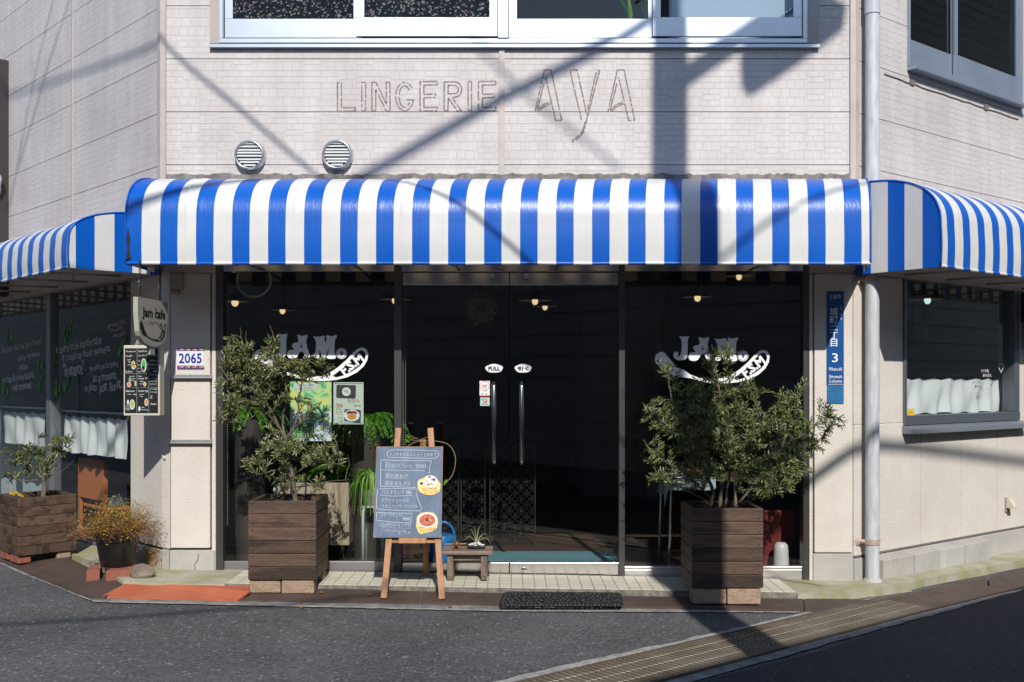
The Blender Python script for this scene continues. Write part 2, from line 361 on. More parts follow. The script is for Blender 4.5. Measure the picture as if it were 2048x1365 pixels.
M['roomwall'] = mat('room_wall', (.22,.21,.195), .8, var=.15, vscale=2)
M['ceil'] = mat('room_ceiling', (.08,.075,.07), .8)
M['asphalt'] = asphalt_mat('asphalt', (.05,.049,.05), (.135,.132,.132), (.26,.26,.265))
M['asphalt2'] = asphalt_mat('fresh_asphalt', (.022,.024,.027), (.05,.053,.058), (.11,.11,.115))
M['kerb'] = concrete_mat('kerb_concrete', (.12,.115,.105), (.33,.32,.295), None, .01, 9); M['kerbp'] = concrete_mat('pale_kerb', (.20,.19,.17), (.46,.44,.40), None, .012, 12)
M['apron'] = concrete_mat('apron_concrete', (.33,.30,.24), (.45,.42,.33), ((.30,.295,.15), .44), .004, 2.4)
M['tile'] = None
M['orange'] = checker_mat('orange_rubber', (.40,.10,.042), (.50,.145,.07), 60, .6)
M['brown'] = checker_mat('brown_steel', (.055,.036,.029), (.10,.067,.054), 60, .62)
M['planter'] = wood_mat('stained_planter_wood', (.036,.022,.014), (.125,.074,.046), 0, 3.2)
M['plantery'] = wood_mat('stained_planter_wood_side', (.036,.022,.014), (.125,.074,.046), 1, 3.2)
M['soil'] = mat('soil', (.03,.02,.014), .95, var=.5, vscale=40, bump=.01, bscale=50)
M['bark'] = mat('bark', (.13,.105,.08), .85, var=.4, vscale=30, bump=.004, bscale=60, stretch=(1,1,.3))
M['leafa'] = leaf_mat('olive_leaf', (.19,.21,.085)); M['leafb'] = leaf_mat('olive_leaf_dark', (.11,.145,.055)); M['leafc'] = leaf_mat('olive_leaf_pale', (.30,.31,.18))
M['leafy'] = leaf_mat('olive_leaf_bright', (.30,.35,.07)); M['bud'] = mat('leaf_bud', (.55,.38,.2), .6)
M['brick'] = concrete_mat('terracotta', (.22,.07,.045), (.32,.115,.075), None, .003, 12)
M['tanblock'] = concrete_mat('tan_block', (.30,.20,.13), (.48,.35,.25), ((.09,.06,.045), .68), .012, 14)
M['stone'] = concrete_mat('stone', (.15,.12,.09), (.33,.28,.21), None, .02, 9)
M['easel'] = wood_mat('easel_wood', (.30,.13,.055), (.52,.27,.13), 2, 3)
M['bench'] = wood_mat('weathered_wood', (.12,.085,.06), (.30,.23,.175), 0, 3.4)
M['pot'] = mat('black_plastic', (.011,.011,.012), .32)
M['wire'] = mat('wire_stem', (.17,.065,.028), .7); M['wleaf'] = leaf_mat('wire_leaf', (.50,.39,.04), .3); M['wleaf2'] = leaf_mat('wire_leaf_green', (.16,.2,.03), .3)
M['rubber'] = mat('black_rubber', (.016,.016,.017), .5)
M['fern'] = leaf_mat('fern', (.07,.2,.015), .3); M['ferny'] = leaf_mat('fern_bright', (.13,.32,.02), .3)
M['curtain'] = None
M['signblue'] = mat('sign_blue', (.006,.075,.27), .35); M['signblue2'] = mat('sign_blue_lower', (.012,.13,.30), .5, var=.25, vscale=14)
M['pipe'] = mat('painted_pipe', (.40,.43,.46), .5, var=.2, vscale=22, stretch=(1,1,.22), col2=(.63,.64,.65)); M['rust'] = mat('rusty_paint', (.45,.34,.28), .7, var=.3, vscale=20)
def tile_mat():
    m = mat('tile', (.6,.57,.46), .35); b = bsdf(m); tc = N(m, 'TexCoord')
    n = N(m, 'TexNoise', Scale=4, Detail=5); mp = N(m, 'Mapping'); mp.inputs['Scale'].default_value = (1,9,1); L(m, tc.outputs['Object'], mp.inputs[0]); L(m, mp.outputs[0], n.inputs[0])
    rp = N(m, 'ValToRGB'); e = rp.color_ramp.elements; e[0].position = .3; e[0].color = (.52,.48,.36,1); e[1].position = .7; e[1].color = (.68,.66,.55,1); L(m, n.outputs[0], rp.inputs[0]); L(m, rp.outputs[0], b.inputs['Base Color']); return m
M['tile'] = tile_mat()
def curtain_mat():
    m = mat('linen', (.90,.93,.94), .8, bump=.0008, bscale=400); b = bsdf(m); out = m.node_tree.nodes['Material Output']
    ts = N(m, 'BsdfTranslucent'); ts.inputs[0].default_value = (.6,.66,.68,1); mx = N(m, 'MixShader'); mx.inputs[0].default_value = .1
    L(m, b.outputs[0], mx.inputs[1]); L(m, ts.outputs[0], mx.inputs[2]); L(m, mx.outputs[0], out.inputs[0]); return m
M['curtain'] = curtain_mat()
def pm(name, col, rough=.6): 
    if name not in M: M[name] = mat(name, col, rough)
    return M[name]

# ------------------------------------------------------------ ground
def tilted(name, px_or_xy, c, m, kind='structure', th=0, world=False):
    pts = [(p if world else gp(p[0], p[1], c)) for p in px_or_xy]
    pts = [V((p[0], p[1], gz(p[0], c))) for p in pts]
    b = MB(); b.poly([pts], V((0,0,-th)))
    o = b.build(name, m); return tag(o, kind=kind)
tilted('road', [(-60,-60), (60,-60), (60,60), (-60,60)], 0, M['asphalt'], world=True)
d0, d1 = gp(1060, 1365), gp(1649, 1226); dr0, dr1 = gp(1334, 1365), gp(1760, 1249)
dv = (d1-d0).normalized()
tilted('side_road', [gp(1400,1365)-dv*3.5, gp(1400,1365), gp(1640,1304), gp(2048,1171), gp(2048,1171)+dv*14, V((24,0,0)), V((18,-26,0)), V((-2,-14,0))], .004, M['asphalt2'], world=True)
rng = random.Random(3)
def ragged(a, b, n, amp):
    a, b = V(a), V(b); t = (b-a).normalized(); q = V((-t.y, t.x, 0))
    return [a+(b-a)*i/n+q*rng.uniform(-amp, amp)*(0 if i in (0, n) else 1) for i in range(n+1)]
q = V((-dv.y, dv.x, 0))
A, B = d0-dv*2.5, d0+dv*((gp(1790,1206)-d0).dot(dv))
tilted('drain_kerb', ragged(A+q*.15, B+q*.05, 60, .014)+ragged(B-q*.03, A-q*.03, 4, 0), .006, M['kerbp'], world=True)
A2, B2 = dr0-dv*2.5, gp(1842,1222)
tilted('drain_kerb', ragged(A2+q*.03, B2+q*.03, 4, 0)+ragged(gp(2060,1176)-q*.02, A2-q*.10, 50, .01), .008, M['kerb'], world=True)
tilted('gutter', ragged(gp(-60,1105), gp(150,1192), 8, .01)+ragged(gp(185,1204), gp(1000,1223), 30, .008)+ragged(gp(1000,1223), gp(1660,1226), 24, .01)+[gp(1660,1190), gp(185,1170), gp(-60,1080)], .005, M['kerb'], world=True)
tilted('gutter_edge', ragged(gp(160,1196), gp(188,1207), 4, .006)+ragged(gp(188,1207), gp(1000,1225.5), 60, .006)+ragged(gp(1000,1225.5), gp(1600,1228), 40, .007)+ragged(gp(1600,1226), gp(1000,1223), 40, .006)+ragged(gp(1000,1223), gp(188,1204), 60, .006)+[gp(160,1193)], .009, M['kerbp'], world=True)
# drain grating
bb = MB(); e0, e1 = d0-dv*2.2, B
wv = ((dr0-d0)-dv*((dr0-d0).dot(dv))); wd = wv.length; wn = wv.normalized(); Ln = (e1-e0).length
nb = int(Ln/.042)
def gpt(s, t, c): p = e0+dv*s+wn*t; return V((p.x, p.y, gz(p.x, c)))
for i in range(nb):
    s = i*.042+.006
    bb.hexa([gpt(s,.012,.004), gpt(s+.016,.012,.004), gpt(s+.016,wd-.012,.004), gpt(s,wd-.012,.004), gpt(s,.012,.019), gpt(s+.016,.012,.019), gpt(s+.016,wd-.012,.019), gpt(s,wd-.012,.019)])
bb.mat(1)
for t in (.25, .5, .75):
    pts = []
    for i in range(nb*2): pts.append(gpt(i*.021+.003, wd*t+.006*(1 if i % 2 else -1), .0178))
    bb.tube(pts, .0038, 5)
bb.mat(2)
for t0, t1 in ((0,.011), (wd-.011, wd)):
    bb.hexa([gpt(0,t0,.004), gpt(Ln,t0,.004), gpt(Ln,t1,.004), gpt(0,t1,.004), gpt(0,t0,.022), gpt(Ln,t0,.022), gpt(Ln,t1,.022), gpt(0,t1,.022)])
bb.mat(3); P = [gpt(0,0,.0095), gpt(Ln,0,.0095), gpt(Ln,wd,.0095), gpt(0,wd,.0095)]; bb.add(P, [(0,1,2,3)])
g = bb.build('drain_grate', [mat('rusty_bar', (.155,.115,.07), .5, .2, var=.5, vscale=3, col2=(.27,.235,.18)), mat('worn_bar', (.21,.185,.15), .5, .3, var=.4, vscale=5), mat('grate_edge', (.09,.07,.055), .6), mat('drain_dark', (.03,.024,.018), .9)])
tag(g, 'long rusty steel drain grating set into the road beside the pale kerb', 'drain grate')
# apron: mossy concrete at both ends, tiled step in the middle
def apron(name, pts, c, m, th): tilted(name, pts, c, m, 'structure', th, True)
pl = lambda s, o: FL.p(s, o, 0); pr = lambda s, o: FR.p(s, o, 0); pf = lambda s, o: FF.p(s, o, 0)
xt0, xt1 = fx(489), fx(1556)
apron('pavement', [pl(9,-.2), pl(0,-.2), pf(xt0,-.2)]+ragged(pf(xt0,.53), pf(XL+.1,.50), 10, .012)+ragged(pf(XL-.12,.46), pl(.5,.27), 6, .01)+ragged(pl(.5,.27), pl(9,.27), 20, .01), .066, M['apron'], .10)
apron('pavement', [pf(xt1,-.2), pr(0,-.2), pr(9,-.2)]+ragged(pr(9,.27), pr(.35,.27), 40, .018)+ragged(pr(.3,.3), pf(XR-.35,.50), 6, .015)+ragged(pf(XR-.35,.50), pf(xt1,.52), 8, .012), .062, M['apron'], .10)
bb = MB(); nx = int((xt1-xt0)/.0835); w = (xt1-xt0)/nx
for i in range(nx):
    for (y0, y1) in ((.002,.10), (.10,.20), (.20,.30), (.30,.40), (.40,.485)):
        x0, x1 = xt0+i*w+.0025, xt0+(i+1)*w-.0025; z = rng.uniform(-.0006,.0006)
        P = [(x0,-y1+.0025), (x1,-y1+.0025), (x1,-y0-.0025), (x0,-y0-.0025)]
        bb.hexa([V((x, y, gz(x,.055))) for x, y in P]+[V((x, y, gz(x,.0705)+z)) for x, y in P])
bb.mat(1)
e = ragged(pf(xt0,.505), pf(xt1,.505), 60, .012); P = e+[pf(xt1,-.2), pf(xt0,-.2)]
bb.poly([[V((p.x,p.y,gz(p.x,.066))) for p in P]], (0,0,-.1))
tag(bb.build('tiled_step', [M['tile'], mat('grout', (.2,.185,.15), .9, var=.4, vscale=20, bump=.01)]), kind='structure')

# ramp plates (sloping slabs between the step and the road)
def plate(pts, hi, m, label, name='ramp_plate', cat='ramp plate', group='ramp plates along the kerb', th=.012):
    # pts: (px, py, 1 = raised edge / 0 = low edge)
    P = []
    for px, py, r in pts:
        c = hi if r else .018; P.append(gp(px, py, c))
    b = MB(); b.poly([P], (0,0,-th)); o = b.build(name, m); return tag(o, label, cat, group)
plate([(-90,1082,0), (75,1153,0), (183,1196,0), (210,1195,0), (268,1160,1), (190,1142,1), (140,1117,1), (-40,1052,1)], .05, M['brown'], 'dark brown ramp plate under the potted wiry plant')
plate([(203,1193,0), (475,1200,0), (499,1183,1), (498,1170,1), (262,1161,1)], .058, M['orange'], 'bright orange ramp plate beside the small boulder')
plate([(478,1199,0), (838,1206,0), (842,1183,1), (500,1172,1)], .045, M['brown'], 'brown ramp plate under the sandy blocks and the easel foot')
plate([(840,1206,0), (1235,1213,0), (1237,1192,1), (844,1183,1)], .042, M['brown'], 'brown ramp plate under the black rubber doormat')
plate([(1237,1213,0), (1608,1221,0), (1606,1198,1), (1239,1192,1)], .04, M['brown'], 'brown ramp plate in front of the bushy olive planter')
plate([(1610,1221,0), (1692,1221,0), (1756,1205,0), (1730,1201,1), (1700,1198,1), (1608,1198,1)], .03, M['brown'], 'short brown ramp plate turning the corner by the drain grating')
plate([(1738,1206,0), (1851,1222,0), (2018,1180,0), (1975,1172,0), (1975,1155,1), (1770,1196,1)], .034, M['brown'], 'brown ramp plate overlapping the end of the drain grating')
plate([(1979,1173,0), (2021,1180,0), (2300,1110,0), (2260,1085,1), (1978,1155,1)], .036, M['brown'], 'brown ramp plate farthest along the street beyond the concrete blocks')

# ------------------------------------------------------------ building
BLD = thing('cafe_building', (0, 0, .05), 'two storey cream cafe building with a cut corner and siding above glass shopfronts', 'building')
ROWS = [2.385] + [fz(330)+.403*i for i in range(9)]
TOPZ = ROWS[-1]
def siding(F, a0, a1, holes, joints, name):
    b = MB(); cuts = sorted(set([a0, a1]+joints+[h[i] for h in holes for i in (0, 1)]))
    zs = sorted(set(ROWS+[h[i] for h in holes for i in (2, 3) if ROWS[0] < h[i] < TOPZ]))
    for i in range(len(cuts)-1):
        for j in range(len(zs)-1):
            c, z = (cuts[i]+cuts[i+1])/2, (zs[j]+zs[j+1])/2
            if any(h[0] < c < h[1] and h[2] < z < h[3] for h in holes): continue
            g0 = .003 if zs[j] in ROWS else 0; g1 = .003 if zs[j+1] in ROWS else 0
            e0 = .003 if cuts[i] in joints else 0; e1 = .003 if cuts[i+1] in joints else 0
            b.mat(0).fbox(F, cuts[i]+e0, cuts[i+1]-e1, -.014, 0, zs[j]+g0, zs[j+1]-g1)
            b.mat(1).fbox(F, cuts[i], cuts[i+1], -.1, -.0145, zs[j], zs[j+1])
    return b.build(name, [M['siding'], pm('joint_dark', (.17,.15,.14), .9)], BLD, uvF=F)
fw = (fx(440), fx(1620), fz(86), 5.75)
siding(FF, XL+.012, XR-.012, [fw, (fx(432), fx(1618), 2.30, 2.468)], [fx(1003)], 'siding')
jl = FL.w(146, 250)[0]
rw0, rwz = FR.w(1814, 133); rw1 = FR.w(2042, 205)[0]; rwz = fz(765)+ (FR.w(1814,133)[1]-CAMZ)
rh = (rw0, rw1, rwz, 5.4)
ls1 = FL.w(20, 200)[0]
siding(FL, .012, 9, [], [jl, ls1+2.2], 'siding')
siding(FR, .012, 9, [rh], [rw1+.6], 'siding')
tr = MB()
tr.fbox(FF, fx(998), fx(1009), 0, .012, ROWS[0], fz(97)); tr.build('batten', M['trim'], BLD, bevel=.002)
tr = MB(); tr.fbox(FL, jl-.012, jl+.012, 0, .012, ROWS[0], TOPZ); tr.build('batten', M['trim'], BLD)
for x, F2 in ((XL, FL), (XR, FR)):
    tr = MB(); s = 1 if x == XL else -1
    tr.fbox(FF, x-s*.014, x+s*.03, 0, .018, ROWS[0], TOPZ); tr.fbox(F2, 0, .052, 0, .018, ROWS[0], TOPZ)
    tr.build('corner_trim', M['trim'], BLD, bevel=.003)
# rough mortar line above the awnings
b = MB()
for F, a0, a1, n in ((FF, XL+.03, XR-.03, 170), (FR, .2, 5, 60)):
    pts = [F.p(a0+(a1-a0)*i/n, .004, fz(350)+rng.uniform(-.006,.012)) for i in range(n+1)]
    b.poly([pts+[F.p(a1,.004,fz(364)), F.p(a0,.004,fz(364))]], F.n*.012)
b.build('mortar_line', M['mortar'], BLD)
# dark drip line under the eastern upper window (a cable stapled across the siding)
b = MB(); s0, z0 = FR.w(1768,150); s1, z1 = FR.w(2036,240)
b.tube([FR.p(s0+(s1-s0)*i/20, .004, z0+(z1-z0)*i/20+rng.uniform(-.006,.006)) for i in range(21)], .005, 5)
for px, py in ((1823,166), (1971,216)):
    s, z = FR.w(px, py); b.fbox(FR, s-.03, s+.03, 0, .012, z-.02, z+.03)
b.build('stapled_cable', pm('joint_dark', (.17,.15,.14), .9), BLD)
# ghost lettering: dirt outlines left by letters taken off the wall
gm = mat('dirt_outline', (.25,.205,.18), .9, var=.25, vscale=60)
def ghost():
    b = MB(); P = PF((0,-.0005,0), (1,0,0), (0,0,1)); r2 = random.Random(5)
    def ln(pts, closed=False):   # broken line in px of a 3.2x crop of the photo
        if closed: pts = pts+[pts[0]]
        for i in range(len(pts)-1):
            a, c = pts[i], pts[i+1]; k = max(1, int(math.dist(a, c)/9))
            for j in range(k):
                if r2.random() < .06: continue
                u0, u1 = j/k, (j+1)/k
                q = [(fx(400+(a[0]+(c[0]-a[0])*u+r2.uniform(-.7,.7))/3.2), fz((a[1]+(c[1]-a[1])*u+r2.uniform(-.7,.7))/3.2)) for u in (u0, u1)]
                b.stroke(P, q, r2.uniform(.008,.014), 0)
    ln([(880,530),(905,528),(905,692),(995,690),(995,712),(880,714)], True)
    ln([(1036,528),(1060,528),(1060,712),(1036,712)], True)
    ln([(1100,528),(1125,528),(1192,665),(1192,528),(1216,528),(1216,712),(1192,712),(1125,575),(1125,712),(1100,712)], True)
    def arc(cx, cy, rx, ry, a0, a1, n=14): return [(cx+rx*math.cos(R(a0+(a1-a0)*i/n)), cy-ry*math.sin(R(a0+(a1-a0)*i/n))) for i in range(n+1)]
    ln(arc(1310,620,58,92,35,325)+[(1368,640),(1318,640)]); ln(arc(1310,620,36,70,35,325)+[(1345,660)])
    for x in (1408, 1782):
        ln([(x,524),(x+112,522),(x+112,545),(x+25,547),(x+25,605),(x+100,603),(x+100,626),(x+25,628),(x+25,690),(x+112,688),(x+112,710),(x,712)], True)
    ln([(1563,712),(1563,526),(1630,526)]+arc(1630,575,46,49,90,-90,8)+[(1612,624),(1674,712),(1648,712),(1590,630),(1586,712)], True); ln([(1588,548),(1630,548)]+arc(1630,575,24,26,90,-90,6)+[(1588,602)], True)
    ln([(1716,524),(1738,524),(1738,712),(1716,712)], True)
    def k(p): return [((1000+x/6.2-400)*3.2, (90+y/6.2)*3.2) for x, y in p]   # second crop, 6.2x
    for o in (0, 905):
        s = 1 if o == 0 else .98
        ln(k([(435+o,825),(550+o,315),(632+o,310),(765+o,935),(690+o,940),(632+o,690),(565+o,400)])); ln(k([(460+o,815),(545+o,480)])); ln(k([(475+o,830),(540+o,770),(632+o,730)])); ln(k([(470+o,805),(540+o,740),(615+o,715)]))
    ln(k([(865,315),(955,312),(1075,860)])); ln(k([(870,330),(1010,935)])); ln(k([(1205,315),(1235,318),(1070,950),(1040,1080),(960,1170),(895,1210)])); ln(k([(1195,340),(1090,800)])); ln(k([(1060,955),(1020,1080),(940,1160),(890,1195)]))
    return b.build('ghost_lettering', gm, BLD)
ghost()
# lower walls
def wallbox(F, rects, name, o0=-.18, o1=0, m=None):
    b = MB()
    for a0, a1, z0, z1 in rects: b.fbox(F, a0, a1, o0, o1, z0, z1)
    return b.build(name, m or M['stucco'], BLD, bevel=.006)
PZ = fz(1100)
x0, x1, x2, x3 = fx(340), fx(432), fx(1618), fx(1706)
wallbox(FF, [(x0+.004, fx(420), PZ+.012, 2.36)], 'pillar_wall'); wallbox(FF, [(fx(1629), x3-.004, PZ-.022, 2.36)], 'pillar_wall')
wallbox(FF, [(fx(423), x1-.004, -.05, 2.384)], 'jamb_strip', -.1, -.004); wallbox(FF, [(x2+.004, fx(1626), -.05, 2.384)], 'jamb_strip', -.1, -.004)
# chamfer strip and left return
lw0 = FL.w(256, 800)[0]
wallbox(FL, [(.045, lw0, PZ+.006, 2.36)], 'return_wall', -.25, -.02)
b = MB(); P = [FF.p(x0,0,0), FF.p(x0,-.2,0), FL.p(.3,-.2,0), FL.p(.045,-.02,0)]
b.hexa([p+V((0,0,PZ+.004)) for p in P]+[p+V((0,0,2.37)) for p in P]); b.build('corner_strip', M['stucco'], BLD, bevel=.006)
b = MB(); P = [FF.p(x0-.005,.006,0), FF.p(x0-.005,-.2,0), FL.p(.3,-.2,0), FL.p(.035,-.012,0)]
b.hexa([p+V((0,0,-.06)) for p in P]+[p+V((0,0,PZ-.004)) for p in P])
b.fbox(FF, x0, x1-.008, -.2, .008, -.06, PZ-.004); b.build('plinth', M['plinth'], BLD, bevel=.004)
b = MB(); b.fbox(FL, .06, lw0, -.2, -.010, -.06, PZ-.012); b.build('plinth', M['stained'], BLD, bevel=.004)
b = MB(); b.tube([FL.p(*[FL.w(x, y, -.02)[0], -.016, FL.w(x, y, -.02)[1]]) for x, y in ((286,812),(300,850),(322,905),(330,918))], .008, 6); b.build('putty_seam', M['stucco'], BLD, smooth=True)
b = MB(); b.fbox(FF, x2+.03, XR-.004, -.2, .008, -.15, PZ-.03); b.fbox(FR, .0, 7, -.2, .012, -.4, FR.w(1766,1108)[1]); b.build('plinth', M['plinth'], BLD, bevel=.004)
b = MB(); pts = [(x0+.22,PZ-.03), (x0+.215,PZ-.075), (x0+.19,PZ-.11), (x0+.195,PZ-.15), (x0+.21,PZ-.19)]
b.stroke(PF((0,-.0095,0),(1,0,0),(0,0,1)), pts, .006, 0); b.build('crack', pm('crack_dark', (.1,.085,.06), .9), BLD)
# right wall with vertical score lines
wi0, wsz = FR.w(1806, 872); wi1 = FR.w(2036, 862)[0]; wtop = 2.36
wsz = FR.w(1806,846)[1]
js = [FR.w(px, 960)[0] for px in (1843, 1924, 1996)]
cut = [0.012]+js+[wi1+.35, 7]
pz = FR.w(1766,1103)[1]
rects = [(cut[i]+.003, cut[i+1]-.003, pz, wsz) for i in range(len(cut)-1)]
rects += [(.012, wi0, wsz, 2.36), (wi1, 7, wsz, 2.36)]
wallbox(FR, rects, 'side_wall')
b = MB(); b.fbox(FR, .02, 7, -.17, -.005, pz-.012, wsz-.02); b.build('wall_core', pm('joint_dark', (.17,.15,.14), .9), BLD)
# soffit trim band under the siding
b = MB()
b.build
for F, p0_, p1_ in ((FF, XL, fx(432)), (FF, fx(1618), XR), (FL, .02, 8), (FR, .02, 7)): b = MB(); b.fbox(F, p0_, p1_, -.1, .012+(.002 if F is not FF else 0), 2.362, 2.40); b.build('band_trim', M['trim'], BLD)
# shopfront: header, jambs, mullions
b = MB(); b.fbox(FF, x1+.012, x2-.012, -.09, -.012, fz(543), fz(519)); b.build('header', M['steel'], BLD, bevel=.003)
for a, c in ((432,446), (788,803), (1238,1250), (1607,1618)): b = MB(); b.fbox(FF, fx(a), fx(c), -.10, -.002, -.06, fz(519)-.001); b.build('mullion', M['bronze'], BLD, bevel=.003)
def pane(F, a0, a1, z0, z1, off, parent, name='glass', m=None):
    b = MB(); b.add([F.p(a0,off,z0), F.p(a1,off,z0), F.p(a1,off,z1), F.p(a0,off,z1)], [(0,1,2,3)] if F is not FL else [(3,2,1,0)])
    return b.build(name, m or M['glass'], parent, norm=False)
def rail(a0, a1, z0, z1, F=FF, o0=-.085, o1=-.02, m='steel', name='rail', parent=BLD):
    b = MB(); b.fbox(F, a0, a1, o0, o1, z0, z1); return b.build(name, M[m], parent, bevel=.003)
LW = MB(); LW.fbox(FF, fx(446), fx(788), -.08, -.03, fz(1148), fz(1125)); LW = LW.build('shop_window', mat('satin_frame', (.30,.29,.29), .4, .7), BLD, bevel=.003)
RW = MB(); RW.fbox(FF, fx(1250), fx(1607), -.08, -.03, fz(1161), fz(1141)); RW.fbox(FF, fx(1250), fx(1607), -.085, -.026, fz(1140), fz(1135)); RW = RW.build('shop_window', mat('bright_frame', (.66,.64,.62), .32, .7), BLD, bevel=.003)
pane(FF, fx(446), fx(788), fz(1126), fz(543), -.05, LW); pane(FF, fx(1250), fx(1607), fz(1136), fz(543), -.05, RW)
# dark sheet under the shopfront rails so no light leaks in
b = MB(); b.fbox(FF, fx(446), fx(1607), -.1, -.086, -.1, fz(1150)); b.build('sill_core', M['dark'], BLD)
# doors
for i, (a, c, lk, hx) in enumerate(((804, 1018, 983, 988), (1019.5, 1238, 1053, 1043))):
    D = pane(FF, fx(a), fx(c), fz(1127), fz(570), -.052, BLD, 'door')
    for r0_, r1_ in ((570,545), (1152,1127)): b = MB(); b.fbox(FF, fx(a), fx(c), -.075, -.03, fz(r0_), fz(r1_)); b.build('rail', M['steel'], D, bevel=.003)
    for py, px in ((553, lk), (1143, 880 if i == 0 else 1048)):
        k = MB(); k.lathe(FF.p(fx(px), -.031, fz(py)), [(0,.012),(.012,.012),(.022,.010),(.024,0)], 18, (0,-1,0)); k.mat(1); k.box((fx(px)-.008,-.02+.006,fz(py)-.002),(fx(px)+.008,-.02-.0005+.007,fz(py)+.002)); k.build('lock', [M['chrome'], M['dark']], D, auto=40)
    h = MB(); z0, z1 = fz(925), fz(768); yo = -.045
    h.tube([(fx(hx),.05,z1),(fx(hx),-.01,z1),(fx(hx),yo+.012,z1-.004),(fx(hx),yo,z1-.02),(fx(hx),yo,z0+.02),(fx(hx),yo+.012,z0+.004),(fx(hx),-.01,z0),(fx(hx),.05,z0)], .0165, 14)
    h.build('handle', mat('handle_steel', (.42,.42,.43), .18, 1), D, smooth=True)
b = MB(); b.fbox(FF, fx(1135), fx(1236), -.06, -.02, fz(1157), fz(1153)); b.build('pivot_plate', M['steel'], BLD)
# bead chains behind the panes
for px, y0, y1 in ((455,548,1055), (803.5+3,570,900), (811,570,900), (1601,548,830)):
    b = MB(); X = (px-1024)/FPX*(7.57+.09); n = int((y1-y0)/5)
    for i in range(n):
        z = CAMZ+(765-(y0+(y1-y0)*i/n))/FPX*7.66; b.ring((X, .09, z), .0016, .0022, (0,1,0), 6, 4)
    tag(b.build('bead_chain', mat('bead', (.55,.62,.5), .4), org=(X,.09,2)), {455:'long bead chain of a blind behind the pane with the leafy olive', 806.5:'bead chain close along the dark mullion behind the door glass', 811:'bead chain one step in from the mullion behind the door glass', 1601:'short bead chain at the far edge of the pane beside the blue sign'}[px], 'blind chain')
# decals on the glass
PG = PF((0,.048,0), (1,0,0), (0,0,1))
def logo(parent, dx, dy):
    b = MB(); dm = PF((0,.0455,0), (1,0,0), (0,0,1))
    L1 = lambda pts: [dm.p(fx(500+x/8.533+dx), fz(640+y/8.533+dy)) for x, y in pts]
    L2 = lambda pts: [dm.p(fx(1230+x/3.59-807.5+dx), fz(520+y/3.59-4.8+dy)) for x, y in pts]
    t = V((0,-.0012,0))
    J = [(445,232),(470,240),(540,243),(600,238),(628,232),(608,270),(597,330),(597,540),(585,600),(555,635),(500,648),(440,650),(380,625),(352,580),(350,540),(375,505),(410,500),(440,520),(438,548),(420,560),(440,585),(470,560),(490,500),(495,420),(495,330),(480,280)]
    Ao = [(778,262),(800,250),(850,268),(900,268),(940,250),(963,262),(955,300),(942,340),(940,400),(960,480),(985,560),(1010,620),(1000,648),(960,655),(930,640),(905,600),(885,545),(825,545),(800,600),(770,640),(740,655),(690,660),(640,650),(612,610),(615,560),(640,520),(680,508),(715,512),(735,500),(705,470),(690,440),(700,410),(740,388),(790,385),(805,340),(795,300)]
    Mo = [(1052,275),(1100,285),(1180,282),(1240,265),(1258,285),(1250,320),(1268,395),(1290,330),(1278,275),(1300,255),(1350,275),(1400,270),(1440,253),(1468,265),(1460,295),(1435,330),(1425,420),(1425,540),(1440,600),(1450,640),(1430,662),(1370,668),(1310,662),(1285,640),(1300,610),(1320,560),(1330,460),(1295,560),(1255,660),(1225,660),(1195,590),(1165,500),(1160,560),(1165,620),(1150,655),(1100,660),(1065,640),(1065,615),(1090,570),(1105,480),(1110,400),(1090,330)]
    b.poly([L1(J)], t); b.poly([L1(Ao), L1([(852,395),(835,468),(878,468)])], t); b.poly([L1(Mo)], t)
    cc = lambda r, n=28: [(1545+r*math.cos(6.2832*i/n), 573+r*math.sin(6.2832*i/n)) for i in range(n)]
    b.poly([L1(cc(93)), L1(cc(81))], t); b.poly([L1(cc(72))], t)
    so_ = [(290,710),(300,680),(330,660),(360,665),(390,700),(420,735),(440,770),(500,790),(550,825),(620,850),(700,862),(780,850),(840,830),(900,790),(960,738),(1010,685),(1045,655),(1075,645),(1105,655),(1122,690),(1115,735),(1090,780),(1040,825),(970,860),(890,880),(800,888),(700,886),(620,872),(560,852),(500,845),(430,830),(380,815),(330,775),(300,740)]
    si = [(862,852),(930,800),(1000,728),(1042,682),(1070,664),(1093,674),(1104,702),(1094,736),(1065,775),(1012,815),(942,848),(890,862)]
    b.poly([L2(so_), L2(si)], t)
    c = dm.p(fx(1230+1003/3.59-807.5+dx), fz(520+768/3.59-4.8+dy)); P = PF(c, (1,0,0), (0,0,1))
    b.text(P, 'F.S.M', 0, 0, .074, .195, .001, .045, R(38))
    b.mat(1); P = PF(L1([(1545,573)])[0], (1,0,0), (0,0,1)); b.text(P, '9', 0, 0, .038, .026, .003, .03)
    return b.build('logo_decal', [M['decal'], M['dark']], parent)
logo(LW, 0, 0); logo(RW, 807.5, 4.8)
def cloud(parent, px, py, w, h, body):
    b = MB(); P = PF((fx(px),.0495,fz(py)), (1,0,0), (0,0,1)); pts = []
    for i in range(60):
        a = 6.2832*i/60; k = 1+.10*abs(math.sin(a*2.5+.6)); pts.append(P.p(w/2*k*math.cos(a), h/2*k*math.sin(a), .001))
    b.poly([pts], (0,-.001,0)); b.mat(1); b.text(P, body, 0, -.002, h*.5, w*.72, .004, .05); return b.build('cloud_sticker', [M['decal'], pm('ink_green', (.01,.025,.015))], parent)
doors = [o for o in BLD.children if o.name.startswith('door')]
cloud(doors[0], 988, 737, .125, .062, 'PULL'); cloud(doors[1], 1046.5, 737, .12, .062, '引く')
P = PF((fx(969),.0495,fz(777)), (1,0,0), (0,0,1)); b = MB(); b.pbox(P, -.039,.039,-.056,.056, 0,.0015)
